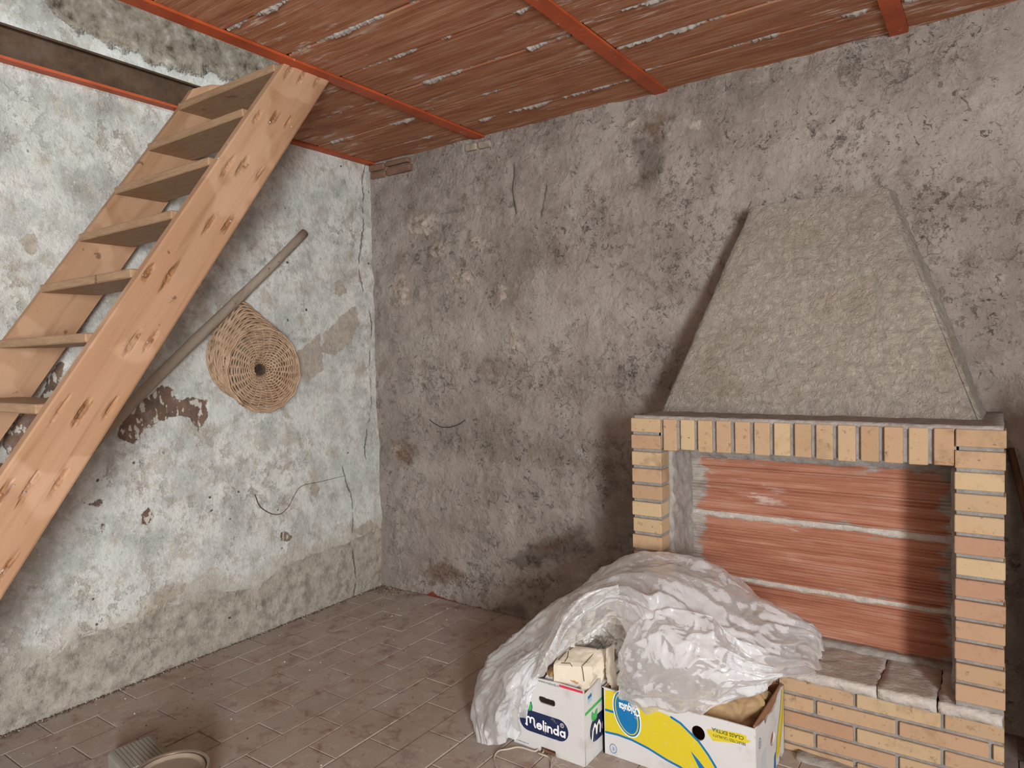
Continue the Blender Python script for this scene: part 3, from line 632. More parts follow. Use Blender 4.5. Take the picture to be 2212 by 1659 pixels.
# ------------------------------------------------------------------ long pole and basket on the left wall
tag(MB().tube([(.030+.170*t, -.565-1.93*t+.012*math.sin(t*9), 2.24-1.655*t+.008*math.sin(t*7)) for t in np.linspace(0, 1.198, 30)], np.linspace(.0235, .029, 30)*(1+.05*np.sin(np.arange(30)*2.3)), 12).build('wooden_pole', MT['pole'], None, True),
    'long weathered grey pole slanting along the whitewashed wall behind the stair', 'pole')
bk = empty('wicker_basket', (.0, -.975, 1.25), 'round woven wicker basket hung base outwards on the whitewashed wall', 'basket')
CY, CZ, RB = -.985, 1.455, .213
def base_x(r): q = r/RB; return .20-.055*np.exp(-(q/.33)**2)-.02*q**6
mb = MB(); ns = 26
mbh = MB()
for k in range(25):
    r = .045+k*(RB-.05)/24; nseg = 104; th = np.linspace(0, 2*math.pi, nseg, endpoint=False); sg = 1 if k % 2 else -1
    x = base_x(r)+sg*.0042*np.cos(th*ns/2)+.001*vnoise(th*6+k*9, th*0, k); rr = r+.0016*np.sin(th*5+k)+.0012*vnoise(th*9, th*0+k*3, 9)
    (mbh if k < 4 else mb).tube(np.stack([x, CY+rr*np.cos(th), CZ+rr*np.sin(th)], -1), .0034, 5, closed=True)
bw = mb.build('base_weave', MT['wick'], bk, True, fix=False); hub = mbh.build('hub_weave', MT['wick'], bk, True, fix=False)
for k in range(ns):
    a = 2*math.pi*(k+.5)/ns; r = np.linspace(.03, RB, 12)
    MB().tube(np.stack([base_x(r)-.001, CY+r*math.cos(a), CZ+r*math.sin(a)], -1), .0032, 5).build('stake', MT['wick'], bw, True)
for k in range(5):
    o_ = (k-2)*.011; MB().tube([(.150, CY+o_, CZ-.05), (.155, CY+o_+.003, CZ), (.150, CY+o_, CZ+.05)], .0052, 6).build('slath', MT['wickd'], hub, True)
    MB().tube([(.144, CY-.05, CZ+o_), (.147, CY, CZ+o_+.002), (.144, CY+.05, CZ+o_)], .0052, 6).build('slath', MT['wickd'], hub, True)
def rim(th):
    y = -.972+.222*np.cos(th); z = 1.525+.222*np.sin(th); pk = np.exp(-((np.angle(np.exp(1j*(th-1.72))))/.42)**2)
    return y-.012*pk, z+.084*pk
mb = MB(); th = np.linspace(0, 2*math.pi, 120, endpoint=False); ry, rz = rim(th)
for k in range(17):
    f = k/16; sg = 1 if k % 2 else -1; e = f**1.25
    y = ry*(1-e)+(CY+(RB+.004)*np.cos(th))*e; z = rz*(1-e)+(CZ+(RB+.004)*np.sin(th))*e
    x = .022+.172*f+.004*np.sin(th*4+k)+.003*vnoise(th*5, th*0+k, 3); q = 1+sg*.014*np.cos(th*15)
    mb.tube(np.stack([x, (CY if f > .5 else -.975)+(y-(CY if f > .5 else -.975))*q, 1.49+(z-1.49)*q], -1), .0062, 5, closed=True)
sw = mb.build('side_weave', MT['wick'], bk, True, fix=False)
for k in range(30):
    a = 2*math.pi*k/30; q = rim(np.array([a])); p0 = (.016, q[0][0], q[1][0]); p1 = (.190, CY+(RB+.002)*math.cos(a), CZ+(RB+.002)*math.sin(a))
    MB().tube([p0, [(p0[i]+p1[i])/2 for i in range(3)], p1], .0034, 5).build('stake', MT['wick'], sw, True)
mb = MB()
for ph in (0, 2.1, 4.2):
    xx = base_x(RB)+.004+.004*np.cos(th*22+ph); rr = RB+.004+.005*np.sin(th*22+ph); mb.tube(np.stack([xx, CY+rr*np.cos(th), CZ+rr*np.sin(th)], -1), .0042, 5, closed=True)
mb.build('base_border', MT['wick'], bk, True, fix=False)
th2 = np.linspace(0, 2*math.pi, 120, endpoint=False); mb = MB()
for ph in (0, 3.1): mb.tube(np.stack([.014+.004*np.cos(th2*24+ph), ry*1.0, rz+.004*np.sin(th2*24+ph)], -1), .006, 5, closed=True)
mb.build('rim', MT['wick'], bk, True, fix=False)
# dark stick in the corner right of the fireplace
a, b = np.array([3.372, -.02, 1.10]), np.array([3.57, -.42, .0])
tag(MB().tube([a+(b-a)*t+np.array([.006*math.sin(t*8), 0, 0]) for t in np.linspace(0, 1, 14)], np.linspace(.012, .017, 14), 8).build('wooden_stick', MT['stick'], None, True),
    'dark brown stick leaning on the back wall beside the right fireplace pillar', 'stick')
# curved wire stuck in the back wall
pts = [np.array([*wb(x, y)]) for x, y in [(933,906),(945,914),(962,922),(980,922),(998,916),(1010,907)]]
tag(MB().tube([(p[0], -.022-.012*math.sin(i/5*3.14), p[1]) for i, p in enumerate(pts)], .0022, 5).build('bent_wire', MT['wire'], None, True), 'thin bent black wire sagging on the grey back wall', 'wire')
# ------------------------------------------------------------------ plates, print and lettering
def plate2d(outline, holes, t):
    cu = bpy.data.curves.new('c', 'CURVE'); cu.dimensions = '2D'; cu.fill_mode = 'BOTH'; cu.extrude = t/2
    for pts in [outline]+list(holes):
        s = cu.splines.new('POLY'); s.points.add(len(pts)-1); s.use_cyclic_u = True
        for p, q in zip(s.points, pts): p.co = (q[0], q[1], 0, 1)
    return curve_mesh(cu)
def curve_mesh(cu):
    o = bpy.data.objects.new('c', cu); COL.objects.link(o); dg = bpy.context.evaluated_depsgraph_get(); dg.update()
    me = bpy.data.meshes.new_from_object(o.evaluated_get(dg)); bpy.data.objects.remove(o); bpy.data.curves.remove(cu); me.materials.clear(); return me
def place(me, frame, name, mat, parent, off=0.0):
    O, ux, uy = map(np.array, frame); n = np.cross(ux, uy); V = np.empty(len(me.vertices)*3); me.vertices.foreach_get('co', V); V = V.reshape(-1, 3)
    Wd = O+V[:, :1]*ux+V[:, 1:2]*uy+(V[:, 2:3]+off)*n-np.array(org(parent)); me.vertices.foreach_set('co', Wd.ravel()); me.update(); me.name = name
    return link(name, me, mat, parent)
def ell(cx, cy, rx, ry, n=32, ang=0):
    c, s = math.cos(ang), math.sin(ang)
    return [(cx+rx*math.cos(a)*c-ry*math.sin(a)*s, cy+rx*math.cos(a)*s+ry*math.sin(a)*c) for a in np.linspace(0, 2*math.pi, n, endpoint=False)]
def pill(cx, cy, w, h, n=12):
    r = h/2; return [(cx+w/2-r+r*math.cos(a), cy+r*math.sin(a)) for a in np.linspace(-math.pi/2, math.pi/2, n)]+[(cx-w/2+r+r*math.cos(a), cy+r*math.sin(a)) for a in np.linspace(math.pi/2, 3*math.pi/2, n)]
def text2d(s, size, cx, cy, rot=0.0, bold=0.0, sx=1.0):
    cu = bpy.data.curves.new('t', 'FONT'); cu.body = s; cu.size = size; cu.align_x = 'CENTER'; cu.align_y = 'CENTER'; cu.offset = bold; cu.resolution_u = 3
    me = curve_mesh(cu); c, q = math.cos(rot), math.sin(rot)
    for v in me.vertices: x, y = v.co.x*sx, v.co.y; v.co.x = cx+x*c-y*q; v.co.y = cy+x*q+y*c
    return me
def strokes2d(lines, wd, n=7):
    V = []; Fc = []
    for P in lines:
        P = np.array(P, float)
        for a, b in zip(P[:-1], P[1:]):
            d = b-a; an = math.atan2(d[1], d[0]); k = len(V); zz = (len(Fc) % 7)*.00004
            for t in np.linspace(an+math.pi/2, an+1.5*math.pi, n): V.append((a[0]+wd*math.cos(t), a[1]+wd*math.sin(t), zz))
            for t in np.linspace(an-math.pi/2, an+math.pi/2, n): V.append((b[0]+wd*math.cos(t), b[1]+wd*math.sin(t), zz))
            Fc.append(list(range(k, k+2*n)))
    me = bpy.data.meshes.new('s'); me.from_pydata(V, [], Fc); me.update(); return me
def arc(cx, cy, r, a0, a1, n=10, ry=None): return [(cx+r*math.cos(a), cy+(ry or r)*math.sin(a)) for a in np.radians(np.linspace(a0, a1, n))]
# apple carton ----------------------------------------------------------
bx0, bx1, byf, byb, bh = 1.797, 2.110, -1.076, -.665, .282
ap = empty('apple_carton', ((bx0+bx1)/2, (byf+byb)/2, 0), 'white apple carton with navy oval logo, filled with waste paper', 'box')
fr = ((bx0, byf, 0), (1, 0, 0), (0, 0, 1)); wdt = bx1-bx0; T = .006
def P2(x, y, yy=byf): p = hit(x, y, 1, yy); return (p[0]-bx0, p[2])
hh = P2(1181, 1515); nt = P2(1180, 1625)
place(plate2d([(0,.0),(nt[0]-.025,0),(nt[0]-.022,.02),(nt[0]+.04,.02),(nt[0]+.045,0),(wdt,0),(wdt,bh),(wdt*.62,bh+.002),(wdt*.3,bh-.003),(0,bh)], [pill(hh[0], hh[1], .075, .026)], T), fr, 'front_panel', MT['white'], ap, -T/2)
place(plate2d([(0,0),(byb-byf,0),(byb-byf,bh+.01),(.20,bh+.012),(.08,bh-.012),(0,bh-.02)], [], T), ((bx1, byf+T, 0), (0,1,0), (0,0,1)), 'side_panel', MT['white'], ap, -T/2)
place(plate2d([(0,0),(byb-byf,0),(byb-byf,bh),(0,bh)], [], T), ((bx0, byf+T, 0), (0,1,0), (0,0,1)), 'side_panel', MT['white'], ap, T/2)
place(plate2d([(0,0),(wdt,0),(wdt,bh),(0,bh)], [], T), ((bx0, byb, 0), (1,0,0), (0,0,1)), 'back_panel', MT['white'], ap, 0)
MB().box((bx0+.004, byf+.004, .002), (bx1-.004, byb-.004, .008)).build('bottom_panel', MT['kraft'], ap)
lg = [P2(1180, 1562)]; c0 = P2(1174, 1566); lw = P2(1226,1575)[0]-P2(1121,1548)[0]
lo1 = place(plate2d(pill(c0[0], c0[1], lw, .082), [], .0006), fr, 'logo_oval', MT['navy'], ap, .0005)
L = []; S = .020; ox, oy = c0[0]-.075, c0[1]-.020
def at2(pts, x, y): return [(x+a*S, y+b*S) for a, b in pts]
L += [at2([(-.2,.15),(.05,0),(.0,.5)]+arc(.42,1.25,.42,200,20,9)+[(.85,.7)], ox, oy), at2([(.85,.9)]+arc(1.3,1.3,.42,170,-10,9)+[(1.75,.4),(1.95,.05)], ox, oy)]
x = ox+2.35*S
L += [at2([(.0,.55),(1.0,.55)]+arc(.5,.5,.5,0,330,14), x, oy)]; x += 1.45*S
L += [at2([(0,0),(0,1.75)], x, oy)]; x += .48*S
L += [at2([(0,0),(0,1.0)], x, oy), at2([(0,1.5),(0,1.52)], x, oy)]; x += .48*S
L += [at2([(0,0),(0,1.0)], x, oy), at2([(0,.5)]+arc(.42,.58,.42,170,0,8)+[(.84,0)], x, oy)]; x += 1.32*S
L += [at2(arc(.45,.5,.45,0,360,14), x, oy), at2([(.92,0),(.92,1.75)], x, oy)]; x += 1.42*S
L += [at2(arc(.45,.5,.45,0,360,14), x, oy), at2([(.92,0),(.92,1.0)], x, oy)]
place(strokes2d(L, .0034), fr, 'lettering', MT['inkw'], lo1, .0016)
rg = (c0[0]+lw*.38, c0[1]+.022); place(strokes2d([arc(rg[0], rg[1], .0075, 0, 360, 16)], .0009), fr, 'registered_mark', MT['inkw'], lo1, .0016)
place(text2d('R', .011, rg[0], rg[1]), fr, 'registered_mark', MT['inkw'], lo1, .0016)
def leaf(cx, cy, s, a):
    pts = [(0,-1),(.45,-.55),(.55,.1),(.2,1.0),(-.3,.55),(-.5,-.1),(-.3,-.65)]; c, q = math.cos(a), math.sin(a); return [(cx+s*(px*c-py*q), cy+s*(px*q+py*c)) for px, py in pts]
lf = P2(1145, 1526)
place(plate2d(leaf(lf[0], lf[1], .0215, -.1), [], .0004), fr, 'leaf', MT['navy'], lo1, .0012)
place(plate2d(leaf(lf[0], lf[1], .0175, -.1), [], .0004), fr, 'leaf', MT['green'], lo1, .0020)
tx = P2(1185, 1477); place(text2d('www.melinda.it', .0145, tx[0], tx[1]+.002, -.0), fr, 'lettering', MT['black'], ap, .0006)
place(strokes2d([[(.006+.007*k, .0125), (.0105+.007*k-.002*(k % 3 == 1), .0125)] for k in range(9)], .0011, 3), fr, 'small_print', MT['black'], ap, .0006)
a_, b_ = P2(1208, 1473), P2(1262, 1492)
place(plate2d([(a_[0], bh-.010), (wdt-.003, bh-.010), (wdt-.003, bh-.001), (a_[0], bh-.001)], [], .0004), fr, 'red_stripe', MT['red'], ap, .0006)
place(plate2d([(-.0, .105), (.012, .105), (.012, .125), (-.0, .125)], [], .0004), fr, 'yellow_patch', MT['yellow'], ap, .0006)
sf = ((bx1, byf, 0), (0,1,0), (0,0,1))
place(plate2d([(.006,.186),(.21,.196),(.21,.207),(.006,.197)], [], .0004), sf, 'green_stripe', MT['green'], ap, .0006)
lo2 = place(plate2d(pill(.16, .106, .24, .095), [], .0004), sf, 'logo_oval', MT['navy'], ap, .0006)
place(strokes2d([[(u*1.0+.055, v+.075) for u, v in ((0,0),(.006,.03),(.02,.05),(.032,.035),(.034,.012),(.04,.038),(.054,.05),(.064,.03),(.062,.006))]], .0048), sf, 'lettering', MT['inkw'], lo2, .0014)
place(strokes2d([[(u+.15, v+.095) for u, v in arc(0,0,.016,0,320,12)]], .0048), sf, 'lettering', MT['inkw'], lo2, .0014)
for dx, a in ((.062, .35), (.085, -.35)): place(plate2d(leaf(dx, .160, .022, a), [], .0004), sf, 'leaf', MT['green'], lo2, .0016)
place(plate2d([(.03,.237),(.058,.240),(.058,.252),(.03,.249)], [], .0004), sf, 'blue_label', MT['blue'], ap, .0006)
place(plate2d([(.03,.222),(.058,.225),(.058,.236),(.03,.233)], [], .0004), sf, 'blue_label', MT['lblue'], ap, .0006)
# green edge at the rear left of the carton
place(plate2d([(0,bh-.012),(.22,bh-.012),(.22,bh-.001),(0,bh-.001)], [], .0006), ((bx0+T, byf+T, 0), (0,1,0), (0,0,1)), 'green_stripe', MT['green'], ap, .003)
# banana box ------------------------------------------------------------
cx0, cx1, cyf, cyb, ch = 2.122, 2.684, -.956, -.590, .253
ba = empty('banana_box', ((cx0+cx1)/2, (cyf+cyb)/2, 0), 'open white banana box with yellow and blue bands and upside-down print', 'box')
fb = ((cx0, cyf, 0), (1,0,0), (0,0,1)); cw = cx1-cx0
def C2(x, y): p = hit(x, y, 1, cyf); return (p[0]-cx0, p[2])
def D2(x, y): p = hit(x, y, 0, cx1); return (p[1]-cyf, p[2])
h1, h2 = C2(1398, 1551), C2(1508, 1584)
place(plate2d([(0,0),(cw,0),(cw,ch),(cw*.8,ch+.001),(cw*.55,ch-.004),(cw*.33,ch-.012),(cw*.2,ch-.006),(0,ch)], [ell(*h1, .021, .021, 24), ell(*h2, .024, .026, 24)], T), fb, 'front_panel', MT['white'], ba, -T/2)
cd = cyb-cyf-T
place(plate2d([(0,0),(cd*.8,0),(cd*.8,.02),(cd*.88,.02),(cd*.88,0),(cd,0),(cd,ch),(cd*.93,ch),(cd*.80,ch-.012),(cd*.74,ch-.026),(cd*.55,ch-.03),(cd*.40,ch-.022),(cd*.30,ch-.034),(cd*.26,ch-.012),(cd*.1,ch-.006),(0,ch)], [ell(cd*.56,.125,.03,.024,20)], T), ((cx1, cyf+T, 0), (0,1,0), (0,0,1)), 'side_panel', MT['white'], ba, -T/2)
place(plate2d([(0,0),(cd,0),(cd,ch),(0,ch-.004)], [], T), ((cx0, cyf, 0), (0,1,0), (0,0,1)), 'side_panel', MT['white'], ba, T/2)
place(plate2d([(0,0),(cw,0),(cw,ch),(0,ch)], [], T), ((cx0, cyb, 0), (1,0,0), (0,0,1)), 'back_panel', MT['kraft'], ba, 0)
for nm, a, b in (('liner', (cx0+.007, cyf+T+.001, .006), (cx1-.007, cyf+T+.004, ch-.016)), ('liner', (cx1-T-.005, cyf+.012, .006), (cx1-T-.001, cyb-.004, ch+.006)), ('liner', (cx0+T+.001, cyf+.012, .006), (cx0+T+.005, cyb-.004, ch-.002)), ('bottom_panel', (cx0+.006, cyf+.006, .002), (cx1-.006, cyb-.006, .008))):
    if nm == 'liner' and a[1] == cyf+T+.001:
        holes = [ell(h1[0], h1[1], .021, .021, 20), ell(h2[0], h2[1], .024, .026, 20)]
        place(plate2d([(.007,.006),(cw-.007,.006),(cw-.007,ch-.012),(cw*.5,ch-.016),(.007,ch-.010)], holes, .003), ((cx0, cyf+T+.0025, 0), (1,0,0), (0,0,1)), nm, MT['kraft'], ba)
    else: MB().box(a, b).build(nm, MT['kraft'], ba)
ye = [C2(*q) for q in [(1307,1490),(1322,1492),(1345,1500),(1380,1520),(1420,1535),(1450,1548),(1472,1562),(1500,1590),(1525,1620),(1540,1645),(1551,1668),(1560,1695),(1566,1722),(1540,1716),(1505,1682),(1470,1655),(1440,1640),(1400,1615),(1365,1597),(1335,1586),(1307,1580)]]
place(plate2d(ye, [], .0004), fb, 'yellow_band', MT['yellow'], ba, .0005)
def ribbon(pts, wd, frame, par, mat, name, off): place(strokes2d([pts], wd), frame, name, mat, par, off)
ribbon([C2(*q) for q in [(1450,1549),(1470,1562),(1485,1577),(1510,1602),(1530,1630),(1545,1655),(1554,1676),(1562,1700),(1567,1722)]], .0042, fb, ba, MT['blue'], 'blue_line', .0009)
ribbon([C2(*q) for q in [(1309,1581),(1335,1587),(1365,1598),(1400,1616),(1440,1641),(1470,1657),(1505,1684),(1538,1716)]], .0042, fb, ba, MT['blue'], 'blue_line', .0009)
ribbon([C2(*q) for q in [(1309,1533),(1326,1538)]], .0045, fb, ba, MT['blue'], 'blue_line', .0009)
place(plate2d([C2(*q) for q in [(1492,1622),(1508,1640),(1526,1664),(1540,1690),(1530,1686),(1512,1662)]], [], .0004), fb, 'blue_line', MT['blue'], ba, .0009)
ov = C2(1354, 1542); oa = .30
lo3 = place(plate2d(ell(ov[0], ov[1], .053, .086, 40, oa), [], .0004), fb, 'logo_oval', MT['inkw'], ba, .0010)
place(plate2d(ell(ov[0], ov[1], .049, .082, 40, oa), [], .0004), fb, 'oval_ring', MT['blue'], lo3, .0015)
place(plate2d(ell(ov[0], ov[1], .043, .076, 40, oa), [], .0004), fb, 'oval_ring', MT['yellow'], lo3, .0020)
place(plate2d(ell(ov[0], ov[1], .039, .072, 40, oa), [], .0004), fb, 'oval_field', MT['blue'], lo3, .0025)
place(text2d('Chiquita', .040, ov[0]+.012, ov[1]+.022, math.pi-.06, .0012, .62), fb, 'lettering', MT['inkw'], lo3, .0031)
pt = [C2(*q) for q in [(1527,1575),(1560,1577),(1600,1585),(1613,1590),(1612,1597),(1622,1600),(1618,1604),(1580,1604),(1540,1600),(1535,1592),(1530,1586)]]
place(plate2d(pt, [], .0004), fb, 'yellow_brush_patch', MT['yellow'], ba, .0005)
q1, q2 = C2(1572, 1585), C2(1575, 1596.5)
place(text2d('CLASS EXTRA', .0175, q1[0], q1[1]+.001, math.pi-.0, .0004), fb, 'lettering', MT['dkgreen'], ba, .0011)
place(text2d('SELECTED QUALITY', .0125, q2[0], q2[1]-.001, math.pi-.0, .0002), fb, 'lettering', MT['dkgreen'], ba, .0011)
e1 = C2(1325, 1617); place(strokes2d([arc(e1[0], e1[1], .0135, 0, 360, 20, .017)], .0011), fb, 'ring_mark', MT['blue'], ba, .0006); place(text2d('E', .019, e1[0], e1[1], math.pi), fb, 'lettering', MT['blue'], ba, .0006)
fs = ((cx1, cyf, 0), (0,1,0), (0,0,1))
e2 = (cd*.13, .185); place(strokes2d([arc(e2[0], e2[1], .012, 0, 360, 20, .017)], .0011), fs, 'ring_mark', MT['blue'], ba, .0006); place(text2d('E', .019, e2[0], e2[1], math.pi), fs, 'lettering', MT['blue'], ba, .0006)
place(plate2d([(cd*.93,.246),(cd*.99,.25),(cd*.99,.13),(cd*.93,.09),(cd*.82,.03),(cd*.66,.03),(cd*.74,.11),(cd*.86,.18)], [], .0004), fs, 'yellow_band', MT['yellow'], ba, .0005)
ribbon([(cd*.93,.246),(cd*.86,.18),(cd*.74,.11),(cd*.66,.03)], .002, fs, ba, MT['blue'], 'blue_line', .0010)
ribbon([(cd*.985,.21),(cd*.92,.13),(cd*.84,.05)], .002, fs, ba, MT['blue'], 'blue_line', .0010)
place(plate2d([(cd*.60,.004),(cd*.68,.004),(cd*.67,.06),(cd*.62,.05)], [], .0004), fs, 'blue_brush_patch', MT['blue'], ba, .0012)
for k in range(7): ribbon([(cd*.16,.06+.012*k),(cd*.16+.07-.004*(k % 3),.063+.012*k)], .0010, fs, ba, MT['lblue'], 'small_print', .0005)
# ------------------------------------------------------------------ crumpled sheets: control net -> spline -> buckling
def spline_net(C, nu, nv):
    C = np.asarray(C, float)
    def cr(A, n):     # Catmull-Rom along axis 0
        m = len(A); t = np.linspace(0, m-1-1e-9, n); i = t.astype(int); f = (t-i).reshape(-1, *[1]*(A.ndim-1))
        g = lambda k: A[np.clip(k, 0, m-1)]
        p0, p1, p2, p3 = g(i-1), g(i), g(i+1), g(i+2)
        return .5*(2*p1+(p2-p0)*f+(2*p0-5*p1+4*p2-p3)*f**2+(3*p1-p0-3*p2+p3)*f**3)
    A = cr(C, nu); return np.swapaxes(cr(np.swapaxes(A, 0, 1), nv), 0, 1)
def crumple(P0, fu=1.15, fv=1.15, iters=220, amp=.006, seed=0, keep=.012, solids=(), bend=.95, floor_z=.003, wu=26, wv=7):
    P = P0.copy(); nu, nv, _ = P.shape; rg = np.random.default_rng(seed)
    n = np.cross(np.gradient(P, axis=0), np.gradient(P, axis=1)); n /= (np.linalg.norm(n, axis=-1, keepdims=True)+1e-12)
    U, V = np.meshgrid(np.arange(nu), np.arange(nv), indexing='ij')
    a = ridged(U/wu+.25*fbm(U/11, V/11, seed+9, 2), V/wv+.35*fbm(U/14, V/14, seed+4, 2), seed+2, 2)*1.6+fbm(U/12.0, V/12.0, seed+5, 2)
    P += n*(amp*a)[..., None]+rg.normal(0, amp*.08, P.shape)
    def cons(sa, sb, fac):
        L = np.linalg.norm(P0[sa]-P0[sb], axis=-1)*fac; return sa, sb, L
    S = slice; C = []
    for k in (0, 1):
        C.append(cons((S(k, nu-1, 2), S(None)), (S(k+1, nu, 2), S(None)), fu)); C.append(cons((S(None), S(k, nv-1, 2)), (S(None), S(k+1, nv, 2)), fv))
        C.append(cons((S(k, nu-1, 2), S(0, nv-1)), (S(k+1, nu, 2), S(1, nv)), (fu+fv)/2)); C.append(cons((S(k, nu-1, 2), S(1, nv)), (S(k+1, nu, 2), S(0, nv-1)), (fu+fv)/2))
    Bd = []
    for k in range(8):
        for st in (2, 4, 8):
            if True:
                ia = np.arange(k, nu-st, 2*st) if k < st else None
                if ia is not None and len(ia): Bd.append(((ia, S(None)), (ia+st, S(None)), fu))
                ja = np.arange(k, nv-st, 2*st) if k < st else None
                if ja is not None and len(ja): Bd.append(((S(None), ja), (S(None), ja+st), fv))
    Bd = [(a_, b_, np.linalg.norm(P0[a_]-P0[b_], axis=-1)*f*bend) for a_, b_, f in Bd]
    for it in range(iters):
        for a_, b_, L in C:
            d = P[b_]-P[a_]; l = np.linalg.norm(d, axis=-1); c = (.48*(l-L)/(l+1e-9))[..., None]*d; P[a_] += c; P[b_] -= c
        for a_, b_, L in Bd:
            d = P[b_]-P[a_]; l = np.linalg.norm(d, axis=-1); c = (.3*np.minimum(l-L, 0)/(l+1e-9))[..., None]*d; P[a_] += c; P[b_] -= c
        P += keep*(P0-P)
        P[..., 2] = np.maximum(P[..., 2], floor_z)
        for lo, hi in solids:
            lo, hi = np.array(lo), np.array(hi); ins = np.all((P > lo) & (P < hi), -1)
            if ins.any():
                q = P[ins]; d = np.concatenate([q-lo, hi-q], 1); d[:, 2] = 9; d[:, 4] = 9; k = np.argmin(d, 1)
                for j in range(6):
                    s = k == j
                    q[s, j % 3] = (lo if j < 3 else hi)[j % 3]
                P[ins] = q
    return P
def folds(P, amp, lu, lv, seed):
    "creased folds: ridged noise in metres along the sheet, stretched along u"
    du = np.concatenate([np.zeros((1, P.shape[1])), np.cumsum(np.linalg.norm(np.diff(P, axis=0), axis=-1), 0)]); dv = np.concatenate([np.zeros((P.shape[0], 1)), np.cumsum(np.linalg.norm(np.diff(P, axis=1), axis=-1), 1)], 1)
    U, V = np.broadcast_to(du.mean(1, keepdims=True), P.shape[:2]), np.broadcast_to(dv.mean(0, keepdims=True), P.shape[:2])
    wu, wv = U+.05*fbm(U*7, V*7, seed, 2), V+.06*fbm(U*6, V*6, seed+1, 2); d = 0
    for k, (f, g) in enumerate(((1, 1), (2.1, .55), (4.6, .2), (9, .06))):
        x, y = wu*f/lu+3.1*k, wv*f/lv+1.7*k
        if k == 2: x, y = (wu+.6*wv)*f/lu*1.5, (wv-.5*wu)*f/lv*.7
        q = np.abs(vnoise(x, y, seed+7*k)); d = d+g*(np.sqrt(q*q+.004)*2-.7)
    n = np.cross(np.gradient(P, axis=0), np.gradient(P, axis=1)); n /= (np.linalg.norm(n, axis=-1, keepdims=True)+1e-12)
    return P+n*(amp*d)[..., None]
def clear(P, solids, floor_z):
    P[..., 2] = np.maximum(P[..., 2], floor_z)
    for lo, hi in solids:
        lo, hi = np.array(lo), np.array(hi); ins = np.all((P > lo) & (P < hi), -1)
        if ins.any():
            q = P[ins]; d = np.concatenate([q-lo, hi-q], 1); d[:, 2] = 9; d[:, 4] = 9; k = np.argmin(d, 1)
            for j in range(6):
                w_ = k == j; q[w_, j % 3] = (lo if j < 3 else hi)[j % 3]
            P[ins] = q
    return P
def inside(P, lo, hi, ztop):
    "keep what lies below the rim within the box"
    m = P[..., 2] < ztop
    for i in (0, 1): P[..., i] = np.where(m, np.clip(P[..., i], lo[i], hi[i]), P[..., i])
    return P
def sheet(name, C, nu, nv, mat, parent, fold=None, keepin=None, **kw):
    P = spline_net(C, nu, nv)
    if fold: P = clear(folds(P, *fold, kw.get('seed', 0)), kw.get('solids', ()), kw.get('floor_z', .003))
    else: P = crumple(P, **kw)
    if keepin: P = inside(P, *keepin)
    return mesh_np(name, P, grid_faces(nu, nv), mat, parent, True)
IN_A = ((bx0+.010, byf+.009), (bx1-.009, byb-.008), bh+.008); IN_B = ((cx0+.014, cyf+.014), (cx1-.014, cyb-.008), ch+.012)
SOL = [((bx0-.004, byf-.005, -.1), (bx1+.004, byb+.004, bh+.006)), ((cx0-.004, cyf-.006, -.1), (cx1+.004, cyb+.004, ch+.006)), ((1.9, FY-.004, -.1), (3.6, .1, 1.3))]
h3 = lambda q: hit(q[0], q[1], 1, q[2])
bag = empty('plastic_sheet', (2.25, -.9, 0), 'crumpled heap of clear plastic sheeting draped over both cartons', 'plastic sheet')
Mn = [[(1060,1570,-1.02),(1030,1598,-1.16),(1055,1609,-1.20),(1095,1604,-1.19),(1122,1588,-1.13)],
      [(1070,1500,-.86),(1022,1490,-1.02),(1052,1520,-1.15),(1095,1534,-1.19),(1140,1535,-1.13)],
      [(1110,1430,-.80),(1058,1425,-.97),(1094,1442,-1.12),(1130,1456,-1.17),(1166,1464,-1.11)],
      [(1180,1385,-.76),(1120,1370,-.92),(1158,1386,-1.08),(1188,1406,-1.13),(1200,1426,-1.05)],
      [(1240,1345,-.72),(1195,1312,-.87),(1208,1336,-1.02),(1223,1364,-1.06),(1236,1390,-.98)],
      [(1300,1310,-.68),(1255,1270,-.82),(1263,1296,-.98),(1270,1330,-1.02),(1285,1366,-.92)],
      [(1330,1300,-.66),(1318,1240,-.79),(1325,1268,-.95),(1330,1300,-1.01),(1332,1340,-.95)],
      [(1400,1300,-.64),(1395,1224,-.77),(1398,1268,-.95),(1392,1322,-1.04),(1372,1400,-1.02)],
      [(1480,1310,-.63),(1475,1232,-.76),(1468,1295,-.97),(1446,1400,-1.04),(1392,1505,-.985)],
      [(1560,1330,-.625),(1555,1262,-.75),(1538,1335,-.97),(1508,1435,-1.04),(1470,1525,-.98)],
      [(1630,1360,-.625),(1628,1296,-.74),(1608,1362,-.94),(1588,1445,-1.01),(1560,1512,-.97)],
      [(1700,1390,-.625),(1700,1326,-.73),(1680,1382,-.90),(1664,1438,-.94),(1640,1490,-.92)],
      [(1755,1410,-.625),(1758,1350,-.68),(1744,1390,-.78),(1734,1430,-.80),(1708,1468,-.79)],
      [(1765,1430,-.625),(1779,1395,-.63),(1776,1420,-.66),(1768,1440,-.66),(1752,1456,-.63)]]
sheet('draped_film', [[h3(q) for q in c] for c in Mn], 300, 110, MT['film2'], bag, fold=(.020, .42, .075), fu=1.03, fv=1.06, seed=3, amp=.012, solids=SOL, iters=120, keep=.02)
